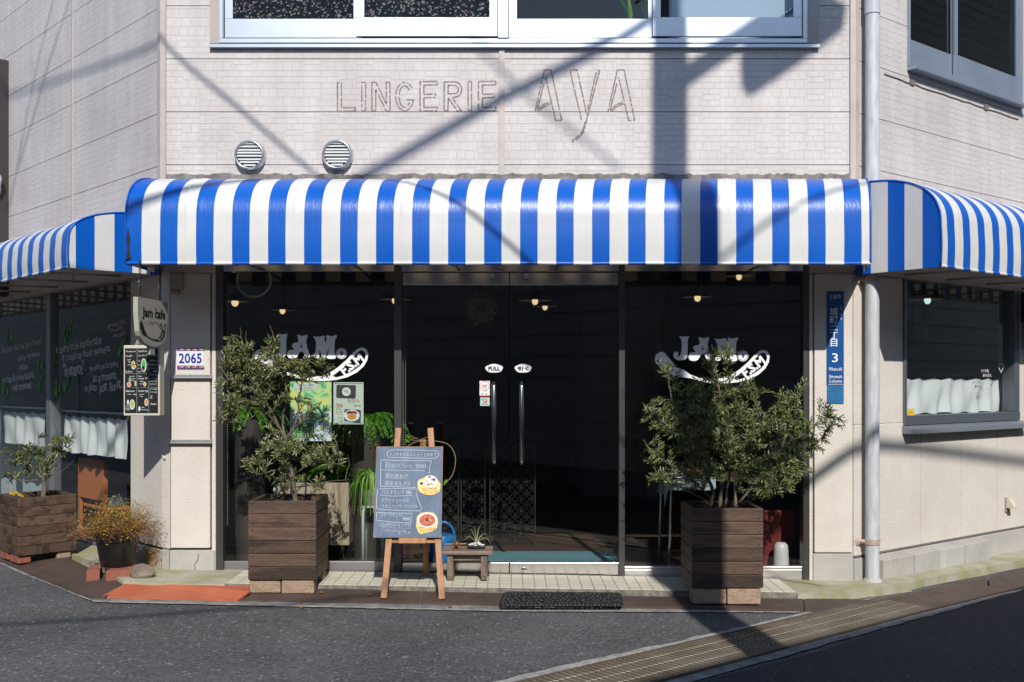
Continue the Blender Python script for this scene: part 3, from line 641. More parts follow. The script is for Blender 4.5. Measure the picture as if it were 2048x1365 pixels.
b.mat(1); b.text(P, 'NO', 0, .017, .024, .036, .003, .03); b.stroke(P, [(.036*math.cos(a/20*6.2832), .018+.036*math.sin(a/20*6.2832)) for a in range(20)], .003, .003, True); b.mat(2); b.text(P, 'Smoking', 0, -.001, .007, .03, .003); b.stroke(P, [(.004,-.022),(.016,-.012)], .004, .0035); b.text(P, '禁煙', -.018, -.043, .010, .02, .003); b.mat(3); b.disc(P, .012, -.043, .007, n0=.003)
b.build('no_smoking_sticker', [M['white'], pm('ink_red', (.6,.05,.03)), pm('ink', (.02,.02,.02)), pm('ink_amber', (.6,.3,.05))], doors[0])
P = PF((fx(969.5),.0495,fz(803)), (1,0,0), (0,0,1)); b = MB(); b.pbox(P, -.036,.036,-.036,.034, 0,.0015)
b.mat(1); b.pbox(P, -.036,.036,.028,.034,.0016,.0026); b.pbox(P, -.012,.016,-.010,.018,.0016,.0026); b.mat(2); b.text(P, 'PayPay', 0, -.022, .012, .044, .003); b.mat(3); b.pbox(P, -.032,-.014,.010,.024,.0028,.0036); b.mat(4); b.text(P, 'P', .002, .004, .018, .012, .004, .04)
b.build('payment_sticker', [pm('pale_teal', (.45,.6,.58)), pm('ink_red', (.6,.05,.03)), pm('ink', (.02,.02,.02)), pm('mint', (.1,.6,.35)), M['white']], doors[0])

# upper front window
UW = MB(); zs = fz(92)
UW.fbox(FF, fx(440), fx(1613), -.09, .03, zs+.012, zs+.047)            # lower frame
for a, c in ((440,447), (1604,1613), (996,1017)): UW.fbox(FF, fx(a), fx(c), -.09, .028 if a != 996 else .04, zs+.047, 5.7)
UW = UW.build('upper_window', M['alu'], BLD, bevel=.003)
b = MB(); P = [(-.09,zs+.03),(.085,zs-.004),(.085,zs-.026),(-.01,zs-.022)]
b.hexa([FF.p(a,o,z) for a, o, z in ((fx(421),-.02,zs-.024),(fx(1637),-.02,zs-.024),(fx(1637),.038,zs-.024),(fx(421),.038,zs-.024),(fx(421),-.02,zs+.011),(fx(1637),-.02,zs+.011),(fx(1637),.038,zs+.002),(fx(421),.038,zs+.002))]); b.build('sill', M['alu'], UW, bevel=.002)
for a, c in ((421,440), (1613,1637)):
    b = MB(); b.fbox(FF, fx(a), fx(c), -.09, .018, zs+.012, 5.75); b.build('casing', pm('weathered_casing', (.42,.37,.33), .7), UW, bevel=.003)
for i, (a, c, o) in enumerate(((448,722,-.02), (713,995,.012), (1018,1313,-.02), (1305,1603,.012))):
    b = MB(); b.fbox(FF, fx(a), fx(c), o-.02, o, fz(74), fz(36)); b.fbox(FF, fx(a), fx(a+16), o-.02, o, fz(36), 5.7); b.fbox(FF, fx(c-16), fx(c), o-.02, o, fz(36), 5.7)
    sa = b.build('sash', M['alu'], UW, bevel=.002)
    if i < 2:
        pat = M.get('patterned') or mat('patterned', (.012,.016,.02), .12, spec=.8)
        if 'patterned' not in M:
            M['patterned'] = pat; bs = bsdf(pat); tc = N(pat, 'TexCoord'); vo = N(pat, 'TexVoronoi', Scale=75, Randomness=1); L(pat, tc.outputs['Object'], vo.inputs['Vector'])
            bp = N(pat, 'Bump', Strength=1, Distance=.03); L(pat, vo.outputs['Distance'], bp.inputs['Height']); L(pat, bp.outputs[0], bs.inputs['Normal'])
            se = N(pat, 'SeparateColor'); L(pat, vo.outputs['Color'], se.inputs[0]); gt = N(pat, 'Math', operation='GREATER_THAN'); L(pat, se.outputs[0], gt.inputs[0]); gt.inputs[1].default_value = .80
            mx = N(pat, 'Mix', data_type='RGBA'); L(pat, gt.outputs[0], mx.inputs[0]); mx.inputs[6].default_value = (.012,.018,.022,1); hs = N(pat, 'HueSaturation'); L(pat, vo.outputs['Color'], hs.inputs['Color']); hs.inputs['Saturation'].default_value = .35; hs.inputs['Value'].default_value = .3; L(pat, hs.outputs[0], mx.inputs[7]); L(pat, mx.outputs[2], bs.inputs['Base Color'])  # random pale cells paint glints into the dark pane colour
        pane(FF, fx(a+16), fx(c-16), fz(36), 5.7, o-.01, sa, 'patterned_glass', pat)
    else: pane(FF, fx(a+16), fx(c-16), fz(36), 5.7, o-.01, sa)
# upper window on the side wall
SW = MB(); sz = rh[2]
SW.fbox(FR, rh[0]+.02, rh[1]-.05, -.08, .02, sz, sz+.05)
for a, c in ((rh[0]+.0, rh[0]+.02), (rh[1]-.05, rh[1]-.015)): SW.fbox(FR, a, c, -.08, .022, sz, 5.4)
SW = SW.build('side_upper_window', M['alub'], BLD, bevel=.003)
b = MB(); b.hexa([FR.p(a,o,z) for a, o, z in ((rh[0]-.0,-.02,sz-.035),(rh[1],-.02,sz-.035),(rh[1],.08,sz-.035),(rh[0]-.0,.08,sz-.035),(rh[0]-.0,-.02,sz+.002),(rh[1],-.02,sz+.002),(rh[1],.08,sz-.012),(rh[0]-.0,.08,sz-.012))]); b.build('sill', M['alub'], SW, bevel=.002)
b = MB(); b.fbox(FR, rh[1]-.014, rh[1]+.03, -.08, .012, sz+.003, 5.4); b.build('casing', pm('weathered_casing', (.42,.37,.33), .7), SW)
ms = FR.w(1911, 120)[0]
for a, c, o in ((rh[0]+.021, ms+.03, -.02), (ms-.02, rh[1]-.051, .008)):
    b = MB(); b.fbox(FR, a, c, o-.02, o, sz+.051, sz+.24); b.fbox(FR, a, a+.045, o-.02, o, sz+.24, 5.4); b.fbox(FR, c-.045, c, o-.02, o, sz+.24, 5.4)
    sa = b.build('sash', M['alub'], SW, bevel=.002); pane(FR, a+.045, c-.045, sz+.24, 5.4, o-.01, sa)
# lower side window
LSW = MB(); 
LSW.fbox(FR, wi0, wi1, -.10, .02, wsz-.02, wsz+.055); LSW.fbox(FR, wi0, wi0+.035, -.10, .015, wsz+.055, 2.36); LSW.fbox(FR, wi1-.09, wi1, -.10, .015, wsz+.055, 2.36)
LSW = LSW.build('side_window', mat('slate_frame', (.17,.19,.225), .42, .6), BLD, bevel=.003)
b = MB(); b.hexa([FR.p(a,o,z) for a, o, z in ((wi0-.015,0,wsz-.09),(wi1+.06,0,wsz-.09),(wi1+.06,.09,wsz-.09),(wi0-.015,.09,wsz-.09),(wi0-.015,0,wsz-.022),(wi1+.06,0,wsz-.022),(wi1+.06,.09,wsz-.045),(wi0-.015,.09,wsz-.045))]); b.build('sill', pm('slate_sill', (.17,.19,.225), .42), LSW, bevel=.003)
pane(FR, wi0+.035, wi1-.09, wsz+.05, 2.36, -.04, LSW)
# left shopfront
lm = FL.w(90, 700)[0]
b = MB()
lb = FL.w(170, 1100)[1]
for a, c in ((lw0-.012, lw0+.02), (lm-.045, lm+.06), (lm+1.6, lm+1.68)): b.fbox(FL, a, c, -.13, -.03, lb, 2.384)
b.fbox(FL, lw0+.02, 6, -.12, -.035, lb-.2, lb+.065)
LSF = b.build('side_shop_window', mat('grey_frame', (.24,.26,.29), .4, .6), BLD, bevel=.003)
pane(FL, lw0+.02, lm-.045, lb+.06, 2.36, -.07, LSF); pane(FL, lm+.06, lm+1.6, lb+.06, 2.36, -.07, LSF); pane(FL, lm+1.68, 6, lb+.06, 2.36, -.07, LSF)
# hand painted writing on that glass
PL_ = PF(FL.p(0,-.067,0), -FL.u, (0,0,1))   # right = towards the corner
def wl(b, body, px, py, h, wpx=None, bold=.012, align='C'):
    s, z = FL.w(px, py, -.067); w = None
    if wpx: w = abs(FL.w(px-wpx/2, py, -.067)[0]-FL.w(px+wpx/2, py, -.067)[0])
    sl = FL.w(px+20, py-2.2, -.067)
    b.text(PL_, body, -s, z, h, w, .002, bold, R(4), align, jit=.006)
for body, px, py, h, w in (('jam since 2013',233,649,.055,38), ('jam cafe 8',233,660,.05,26), ('since 2017~',240,669,.04,28), ('it seems to be comfortable',156,690,.085,98), ('If I could say those moments',171,709,.10,104), ('"Romance"',147,738,.14,46), ('we wish you to have a',207,734,.085,62), ('lot of moments',209,753,.085,50), ('or places',182,777,.10,26), ('just',207,777,.13,17), ('like',226,773,.085,13), ('it.',240,766,.10,13),
    ('friendly dad has good food',42,694,.09,84), ('ice by someone,',58,713,.085,48), ('music.',48,733,.07,20), ('on taste & conversations.',36,755,.085,70), ('with someone.',44,772,.09,42)):
    b = MB(); wl(b, body, px, py, h*.9, w*.92, .004); b.build('painted_line', pm('paint_marker', (.72,.72,.72), .7), LSF)
b = MB(); r3 = random.Random(9)
for px, py, n in ((130,668,6), (145,655,5), (108,725,11), (20,675,6), (82,740,6), (78,770,6), (12,780,8), (5,770,6), (115,775,8), (132,770,7), (117,788,4), (152,762,3), (245,700,7), (248,752,5), (250,690,4)):
    for i in range(n):
        s, z = FL.w(px+r3.uniform(-6,6), py+r3.uniform(-14,14), -.067); b.mi = r3.choice((0,0,1)); b.disc(PL_, -s, z, .02*r3.uniform(.7,1.2), .033, .003+.0004*i, 8, r3.uniform(-.6,.6))
b.build('painted_ivy', [pm('ivy_paint', (.04,.22,.03)), pm('ivy_paint_light', (.16,.45,.05))], LSF)
# room
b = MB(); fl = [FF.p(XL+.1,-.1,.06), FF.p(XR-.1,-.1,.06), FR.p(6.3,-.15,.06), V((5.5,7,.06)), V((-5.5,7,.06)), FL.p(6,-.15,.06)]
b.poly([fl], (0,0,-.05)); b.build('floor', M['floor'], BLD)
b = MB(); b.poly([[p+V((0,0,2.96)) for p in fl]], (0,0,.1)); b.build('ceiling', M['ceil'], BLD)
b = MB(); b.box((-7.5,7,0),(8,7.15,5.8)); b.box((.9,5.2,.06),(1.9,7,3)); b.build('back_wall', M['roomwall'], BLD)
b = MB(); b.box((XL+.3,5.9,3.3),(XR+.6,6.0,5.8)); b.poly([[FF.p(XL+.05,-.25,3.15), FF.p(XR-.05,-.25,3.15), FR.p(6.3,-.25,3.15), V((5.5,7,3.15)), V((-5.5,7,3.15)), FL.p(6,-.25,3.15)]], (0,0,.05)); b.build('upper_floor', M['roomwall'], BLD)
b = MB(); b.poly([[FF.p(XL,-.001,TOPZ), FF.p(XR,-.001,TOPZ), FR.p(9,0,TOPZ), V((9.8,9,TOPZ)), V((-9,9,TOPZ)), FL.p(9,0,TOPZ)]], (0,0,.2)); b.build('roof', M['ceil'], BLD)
# neighbour strip on the far left: dark pilaster with a chrome hook
s0, z0 = FL.w(19, 121); s1 = FL.w(-60, 300)[0]; z1 = FL.w(15,480)[1]
b = MB(); 
for i in range(4): b.fbox(FL, s0+.02+i*.11, s0+.11+i*.11, 0, .05 if i % 2 else .09, 2.4, z0)
SP = tag(b.build('sign_panel', pm('dark_panel', (.045,.035,.035), .4), org=FL.p(s0,0,2.4)), 'dark brown ribbed panel fixed to the siding at the edge of the view', 'sign panel')
b = MB()
for (px, py) in ((-2,363), (-4,380)):
    s, z = FL.w(px, py, .1); c = FL.p(s, .11, z); b.ring(c, .055, .02, FL.n, 16, 6)
b.build('metal_letter', M['alu'], SP, smooth=True)

# ------------------------------------------------------------ awnings
PROJ, ZT, ZH = .687, fz(368), 2.353
def prof(t, zt_=None):
    zt_ = zt_ or ZT; kh = (zt_-ZH)/(ZT-ZH)    # t 0..1 from the wall over the top to the hem; returns (off, z)
    Lv = zt_-ZH-.30*kh
    if t > .8: return (PROJ+.006*math.sin((t-.8)/.2*3.1416), ZH+.30*kh*(1-(t-.8)/.2))
    a = t/.8*math.pi/2
    return (PROJ*abs(math.sin(a))**.86, ZH+.30*kh+Lv*abs(math.cos(a))**.80)
def awning(F, a0w, a1w, a0h, a1h, first, pitch, label, ends, flip=False, nblue=.5, seed=1, zt_=None):
    zt_ = zt_ or ZT; PR = lambda t: prof(t, zt_)
    root = thing('awning', F.p((a0w+a1w)/2, 0, 2.7), label, 'awning', 'striped awnings round the corner')
    rr = random.Random(seed)
    NT = 30; b = MB(); a = [] ; span = a1h-a0h
    # columns at stripe edges plus subdivisions
    edges = []; x = first
    while x > a0h: x -= pitch
    k = x
    while k < a1h:
        for q0, q1, mi in ((k, k+pitch*nblue, 0), (k+pitch*nblue, k+pitch, 1)):
            lo, hi = max(q0, a0h), min(q1, a1h)
            if hi-lo > .004:
                n = 10; edges.append((lo, hi, mi, n))
        k += pitch
    rib = pitch*3
    for lo, hi, mi, n in edges:
        b.mi = mi; vs = []
        for i in range(n+1):
            s = lo+(hi-lo)*i/n; u = (s-a0h)/span
            for j in range(NT+1):
                t = j/NT; o, z = PR(t)
                k2 = t*1.0 if t < .8 else .8
                aw = a0w+(a1w-a0w)*u; ss = aw+(s-aw)*min(1, o/PROJ)
                ph = ((s-first-pitch*(nblue+.5-nblue/2))/rib) % 1; dr_ = min(ph, 1-ph)*rib; sg = (math.sin(math.pi*ph)**.6-.5)*.005*math.sin(math.pi*min(1, t*1.05))
                ph2 = ((s-a0h)/(rib/3)) % 1; sg -= .0045*math.exp(-(dr_/.009)**2)*min(1, 6*t)+.0018*math.exp(-((((s-first+.04)/(pitch*2.5))%1-.5)*pitch*2.5/.012)**2)
                o2 = o-sg*(.2+.8*math.sin(math.pi*min(1,t))); z2 = z-sg*.9*(1-t)
                wob = .0012*math.sin(s*7.3+1)+.001*math.sin(s*17)
                vs.append(F.p(ss, o2, z2+(wob if t > .97 else 0)))
        w = NT+1
        b.add(vs, [(i*w+j, (i+1)*w+j, (i+1)*w+j+1, i*w+j+1) for i in range(n) for j in range(NT)])
    c = b.build('canopy', [M['bluew'], M['whitew']], root, smooth=True, norm=False)
    # rolled hem
    h = MB(); pts = [F.p(a0h+span*i/60, PROJ-.002, ZH+.002+.004*math.sin((a0h+span*i/60)*7.3+1)) for i in range(61)]
    for lo, hi, mi, n in edges:
        h.mi = mi; h.tube([F.p(lo, PROJ-.004, ZH+.0012*math.sin(lo*7.3+1)), F.p(hi, PROJ-.004, ZH+.0012*math.sin(hi*7.3+1))], .012, 8, cap=False)
    h.build('hem', [M['bluew'], M['whitew']], root, smooth=True)
    # end panels in upright stripes
    for aw, ah, seq in ends:
        e = MB(); widths, cols = seq; o = 0
        for wdt, mi in zip(widths, cols):
            o1 = min(o+wdt, PROJ); m = 8; top = []
            for i in range(m+1):
                oo = o+(o1-o)*i/m; lo_, hi_ = 0, .8
                for _ in range(30):
                    mid = (lo_+hi_)/2
                    if PR(mid)[0] < oo: lo_ = mid
                    else: hi_ = mid
                z = PR(lo_)[1]
                if oo > PROJ-.001: z = ZH+.3*(zt_-ZH)/(ZT-ZH)
                ss = aw+(ah-aw)*oo/PROJ; top.append((ss, oo, z))
            e.mi = mi; vs = [F.p(s, oo, z) for s, oo, z in top]+[F.p(s, oo, ZH-.006) for s, oo, z in top]
            e.add(vs, [(i, i+1, m+2+i, m+1+i) for i in range(m)]); o = o1
        ep = e.build('end_panel', [M['bluew'], M['whitew']], root, norm=False)
        t = MB(); t.tube([F.p(aw+(ah-aw)*PR(i/40)[0]/PROJ, PR(i/40)[0]+.002, PR(i/40)[1]+.002) for i in range(41)], .007, 6)
        t.build('piping', M['bluew'] if aw > 0 or F is FF else M['whitew'], root, smooth=True)
    # steel ribs inside
    nr = int(span/rib)
    for i in range(nr+1):
        s = a0h+.02+rib*i; t = MB(); t.tube([F.p(s, PR(k/14)[0]-.016, PR(k/14)[1]-.02) for k in range(15)], .0105, 6); t.tube([F.p(s, 0, ZH+.04), F.p(s, PROJ-.02, ZH+.02)], .0105, 6); t.build('rib', pm('rib_steel', (.3,.3,.3), .5), root, smooth=True)
    t = MB(); t.tube([F.p(a0h+.01, PROJ-.02, ZH+.012), F.p(a1h-.01, PROJ-.02, ZH+.012)], .012, 6); t.build('front_bar', pm('rib_steel', (.3,.3,.3), .5), root)
    return root
DH = CAMY*-1-PROJ
hx_ = lambda px: (px-1024)/FPX*DH
awning(FF, XL-.01, 2.66, XL-.012, 2.478, hx_(320.5), (hx_(1688)-hx_(320.5))/19, 'wide blue and white striped awning over the doors with a torn corner', [(XL-.01, XL-.012, ([.14,.14,.14,.14,.2], [0,1,0,1,0])), (2.66, 2.478, ([.14,.14,.14,.14,.2], [0,1,0,1,0]))], nblue=.485)
awning(FR, .02, 6.2, .02, 6.2, .105, .214, 'striped awning bending away above the window with the slate frame', [(.02, .02, ([.135,.14,.135,.14,.2], [0,1,0,1,0]))], nblue=.47, seed=2)
awning(FL, .02, 6.2, .02, 6.2, .05, .225, 'striped awning above the glass painted with white handwriting', [(.02, .02, ([.09,.135,.135,.145,.135,.2], [0,1,0,1,0,1]))], nblue=.46, seed=3, zt_=2.80)
# tear in the front corner
b = MB(); zz = [2.40, 2.47, 2.53, 2.585]; 
pts = [V((XL-.006, -PROJ-.012, z)) for z in zz]; b.poly([[V((XL-.004,-PROJ-.010,2.375)), V((XL+.028,-PROJ-.010,2.39)), V((XL+.012,-PROJ-.010,2.46)), V((XL+.022,-PROJ-.010,2.52)), V((XL+.006,-PROJ-.009,2.60)), V((XL-.002,-PROJ-.009,2.52)), V((XL+.004,-PROJ-.010,2.44))]], (0,-.003,0))
aw0 = [o for o in COL.objects if o.name == 'awning'][0]
b.build('tear', pm('rust_dark', (.03,.016,.01), .9), aw0)

# ------------------------------------------------------------ across the streets: neighbours, pole, cables
def neighbour(F, off, a0, a1, h, dep, label, wallc, doors_):
    root = thing('house', F.p((a0+a1)/2, off, 0), label, 'house')
    b = MB(); b.fbox(F, a0, a1, off, off+dep, -.6, h); n = int(h/.4)
    b.build('wall', mat('neighbour_wall', tuple(min(.7, 1.05*k) for k in wallc), .8, var=.1, vscale=2), root)
    b = MB()
    for i in range(1, n): b.fbox(F, a0, a1, off-.012, off-.001, i*.4, i*.4+.02)
    b.build('board_joints', pm('joint_dark', (.17,.15,.14), .9), root)
    b = MB(); b.fbox(F, a0-.2, a1+.2, off-.25, off+dep, h+.001, h+.12); b.build('roof', M['dark'], root)
    for (s, z0, z1, w) in doors_:
        b = MB(); b.fbox(F, s, s+w, off-.05, off-.002, z0, z1); f = b.build('window', M['alu'], root)
        b = MB(); b.fbox(F, s+.06, s+w-.06, off-.06, off-.051, z0+.06, z1-.06); b.build('pane', M['dark'], f)
neighbour(FR, 7.5, -34, 34, 5.95, 5, 'pale boarded house across the side street, seen only as a reflection', (.42,.39,.36), [(-6,.9,2.1,1.6), (-1.5,0,2.2,.9), (2,.9,2.1,1.8), (-4,3.4,4.6,1.6), (3,3.4,4.6,1.6)])
neighbour(FL, 7.2, -4, 50, 5.6, 5, 'grey boarded house facing the shop glass with the painted handwriting', (.22,.22,.22), [(1,.9,2.1,1.6), (5,0,2.2,1.0), (8,.9,2.1,1.6)])
neighbour(FR, 16, 24, 62, 20, 8, 'tall pale building far along the side street, added unseen to darken the upper glass reflections', (.3,.29,.28), [])  # unseen tall building added so the upper side panes reflect something dark
S3 = V((.137, -1, .827)); LP = 5.6
PX = 1.198+.137*LP
UP = thing('utility_pole', (PX, -LP, 0), 'grey concrete utility pole standing in the street opposite the doors', 'utility pole')
b = MB(); b.lathe((PX,-LP,-.05), [(.165,0),(.13,10.6),(0,10.6)], 24); b.build('pole', mat('pole_concrete', (.4,.39,.37), .8, var=.1), UP, auto=40)
def wp(px, py): p = at(px, py, 0); return p+S3*LP
b = MB(); b.beam(wp(1350,168), wp(1640,-30), .09, .10); b.build('brace', M['alub'], UP)
b = MB(); b.poly([[wp(x, y)+V((0,-.12,0)) for x, y in ((1484,96),(1487,150),(1500,168),(1520,160),(1612,96),(1690,36),(1640,6),(1590,50),(1530,92))]], (0,.24,0)); b.build('transformer', M['alub'], UP)
b = MB(); b.beam(wp(1100,-330), wp(1700,-330), .1, .1); b.build('crossarm', M['alub'], UP)
def crom(P, k=10):
    out = []; P = [P[0]*2-P[1]]+P+[P[-1]*2-P[-2]]
    for i in range(1, len(P)-2):
        for j in range(k):
            t = j/k; a, b_, c, d = P[i-1], P[i], P[i+1], P[i+2]
            out.append(.5*((2*b_)+(c-a)*t+(2*a-5*b_+4*c-d)*t*t+(3*b_-a-3*c+d)*t**3))
    return out+[P[-2]]
def cable(pts, r, label, e0=4, e1=4, lump=None):
    P = [V(p)+S3*l for p, l in pts]
    P = [P[0]+(P[0]-P[1]).normalized()*e0]+crom(P)+[P[-1]+(P[-1]-P[-2]).normalized()*e1]
    b = MB(); b.tube(P, r, 8)
    if lump: b.tube([V(lump[0])+S3*lump[1]+V((-.14,0,.07)), V(lump[0])+S3*lump[1]+V((.14,0,-.07))], .06, 10)
    return tag(b.build('overhead_cable', M['black'], org=P[1], smooth=True), label, 'cable', 'overhead cables casting shadows')
wl_ = lambda px, py: FL.p(*[FL.w(px,py)[0], 0, FL.w(px,py)[1]])
wr_ = lambda px, py: FR.p(*[FR.w(px,py)[0], 0, FR.w(px,py)[1]])
a0 = lambda px, py: at(px, py, 0)
cable([(a0(740,347),6.6), (a0(1000,200),6.1), (a0(1190,103),5.8), (a0(1330,15),5.6)], .038, 'thick overhead cable bundle whose shadow crosses below the removed lettering', 6, 0)
def cy(p, l): return (p, l+p.y)
cable([cy(wl_(0,197),4.4), cy(wl_(150,150),4.4), cy(a0(326,85),4.4), cy(a0(475,215),4.4), cy(a0(625,345),4.4)], .014, 'overhead cable whose bent shadow folds at the corner trim', 3, 5)
cable([cy(a0(850,-20),7.5), cy(a0(1037,175),7.5), cy(a0(1180,290),7.5)], .014, 'thin overhead wire with a faint shadow beside the last letters', 4, .3)
cable([(gp(-30,1252),8), (gp(250,1235),8), (gp(500,1216),8)], .022, 'overhead cable whose thin shadow lies on the asphalt', 4, 1)
cable([(a0(1348,1100),5.6), (a0(1560,1000),6.2), cy(a0(1700,905),6.6), cy(wr_(1790,893),6.7), cy(wr_(2048,924),7)], .036, 'overhead cable shading the wall under the slate framed window', 0, 4)
cable([(at(1440,520,-.68),6), (at(1520,462,-.66),6), (at(1600,420,-.62),6), (at(1700,388,-.5),6)], .016, 'overhead cable whose shadow slants over the striped canopy', .6, .2)
cable([(wl_(62,250),6.5), (wl_(100,120),6.5), (wl_(146,-20),6.5)], .011, 'drop wire whose faint shadow runs down the boarded side wall', .5, 3)
cable([(wl_(35,330),6.8), (wl_(70,150),6.8), (wl_(112,-20),6.8)], .010, 'second drop wire with a fainter shadow nearer the dark panel', .5, 3)

# ------------------------------------------------------------ wall fixtures
def vent(px, py, label):
    c = FF.p(fx(px), 0, fz(py)); r = 31/263.01
    root = thing('vent_cover', c, label, 'vent', 'round louvred vent covers')
    b = MB(); b.lathe(c, [(r*.80,.05),(r*.84,.062),(r*.90,.062),(r*.97,.045),(r,.02),(r,0)], 36, (0,-1,0)); b.build('rim', mat('vent_steel', (.55,.56,.56), .28, .9), root, smooth=True)
    b = MB(); n = 8
    for i in range(n):
        z = -r*.80+(i+.5)*r*1.6/n; w = math.sqrt(max(0, (r*.80)**2-z*z))
        if w < .02: continue
        for k in range(1):
            x0, x1 = -w, w; f = lambda x: .050
            b.add([c+V((x0,-f(x0),z-.004)), c+V((x1,-f(x1),z-.004)), c+V((x1,-f(x1)+.012,z+.013)), c+V((x0,-f(x0)+.012,z+.013))], [(0,1,2,3)])
    o = b.build('louvre', mat('vent_slat', (.6,.62,.61), .45, .2), root); o.modifiers.new('thick', 'SOLIDIFY').thickness = .003
    b = MB(); b.lathe(c, [(0,.012),(r*.82,.012)], 30, (0,-1,0)); b.build('backing', M['dark'], root)
    return root
vent(502, 313, 'steel louvred vent cover nearer the corner trim above the awning'); vent(676, 312, 'steel louvred vent cover nearer the removed lettering')
# downpipe
sp, op = .115, .085; c = FR.p(sp, op, 0)
DP = thing('downpipe', (c.x, c.y, gz(c.x,.06)), 'pale blue painted downpipe with rusty brackets at the building corner', 'downpipe')
b = MB(); b.tube([(c.x,c.y,gz(c.x,.065)), (c.x,c.y,5.9)], .052, 20); b.build('pipe', M['pipe'], DP, auto=40)
for z in (CAMZ+.01+(765-24)/263, ): b = MB(); b.lathe((c.x,c.y,z), [(.053,-.03),(.058,-.03),(.058,.35),(.053,.35)], 20); b.build('coupling', M['pipe'], DP, auto=40)
for py in (558, 1084):
    z = CAMZ+(765-py)/263.6; b = MB(); b.lathe((c.x,c.y,z), [(.053,-.02),(.060,-.018),(.057,-.008),(.060,0),(.057,.008),(.060,.018),(.053,.02)], 20)
    e = FR.p(sp-.115, .03, 0); b.tube([(c.x-.05,c.y+.0,z), (c.x-.115,c.y+.03,z), (c.x-.12,c.y+.1,z)], .015, 8); b.lathe((c.x-.118,c.y+.02,z), [(0,.012),(.035,.006),(.04,0)], 14, (0,-1,0)); b.build('bracket', M['rust'], DP, auto=40)
b = MB(); b.lathe((c.x,c.y,gz(c.x,.064)), [(.075,-.02),(.073,.0),(.06,.018),(.053,.02)], 20); b.build('collar', M['plinth'], DP, smooth=True)
# address sign
X0, X1 = fx(1653), fx(1687); P = PF(((X0+X1)/2,-.004,0), (1,0,0), (0,0,1))
AS = thing('address_sign', ((X0+X1)/2, 0, fz(808)), 'tall narrow blue street address plate on the cream pillar', 'sign')
w2 = (X1-X0)/2; b = MB(); b.pbox(P, -w2, w2, fz(770), fz(583), -.004, .006); b.build('plate', M['signblue'], AS, bevel=.002)
b = MB()
for body, dx, y, h, w in (('三原市',0,594,.036,.085), ('城',-.012,624,.062,.062), ('町',-.012,641,.055,.062), ('二',-.012,656.5,.034,.06), ('丁',-.012,671.5,.05,.058), ('目',-.012,686,.058,.05), ('3',-.004,716,.068,.045), ('Mihara-shi',0,738.5,.026,.098), ('Shiromachi',0,753.5,.026,.098), ('2-chome',0,762.5,.024,.098), ('し',.042,613,.018,.014), ('ろ',.042,620,.018,.014), ('ま',.042,629.5,.018,.014), ('ち',.042,637.5,.018,.014)):
    b.text(P, body, dx, fz(y), h, w, .0085, .004)
b.stroke(P, [(-w2+.008,fz(575+194)), (w2-.008,fz(575+194))], .003, .0085)
b.build('lettering', M['decal'], AS)
b = MB(); b.pbox(P, -w2+.003, w2, fz(807.5), fz(771), -.004, .003); b.build('lower_plate', M['signblue2'], AS)
# house number tile
X0, X1, Z0, Z1 = fx(355), fx(408), fz(738), fz(696); P = PF(((X0+X1)/2,-.003,(Z0+Z1)/2), (1,0,0), (0,0,1)); hw, hh = (X1-X0)/2, (Z1-Z0)/2
HN = thing('house_number', P.p(0,-hh), 'white glazed number tile with a flowered border on the pillar', 'house number')
b = MB(); b.pbox(P, -hw, hw, -hh, hh, -.003, .006); b.build('tile', mat('glaze', (.74,.75,.80), .15), HN, bevel=.002)
b = MB(); b.text(P, '2065', 0, 0, .078, .175, .0085, .018); b.build('numerals', pm('cobalt', (.015,.03,.33), .3), HN)
for s in (1, -1):
    b = MB(); b.mat(0).pbox(P, -hw+.002, hw-.002, s*(hh-.024), s*(hh-.001), .0065, .0075)
    for i in range(4):
        x = -hw+.025+i*.05; b.mat(1).disc(P, x, s*(hh-.012), .012, .010, .009, 10); b.mat(2).disc(P, x+.025, s*(hh-.012), .007, .011, .009, 8); b.mat(3).disc(P, x+.015, s*(hh-.015), .006, .007, .0098, 8)
    b.build('border', [pm('cobalt', (.015,.03,.33), .3), pm('coral', (.62,.12,.07), .3), pm('ink_green2', (.05,.25,.12), .3), pm('lemon', (.6,.55,.3), .3)], HN)
for py, lab in ((753, 'short aluminium rail just under the number tile'), (883, 'lower short aluminium rail on the pillar by the leafy planter')):
    z = fz(py); b = MB(); x0, x1 = fx(341), fx(425); b.box((x0,-.030,z-.008),(x1,-.0,z+.013)); b.box((x0,-.034,z-.016),(x1,-.004,z-.0085)); b.mat(1)
    for px in (350, 383, 416): b.lathe((fx(px),-.030,z+.004), [(0,.002),(.004,.002),(.004,0)], 8, (0,-1,0))
    tag(b.build('wall_rail', [M['alu'], M['dark']], org=((x0+x1)/2,0,z), bevel=.001), lab, 'rail', 'rails on the pillar')
c = at(356,568,-.03); b = MB(); b.box((fx(344),-.06,fz(580)),(fx(368),-.001,fz(549))); b.box((fx(345),-.045,fz(588)),(fx(361),-.001,fz(580)-.001))
tag(b.build('junction_box', mat('beige_plastic', (.34,.29,.24), .5), org=c, bevel=.006), 'small beige electrical box high on the pillar in the awning shade', 'junction box')
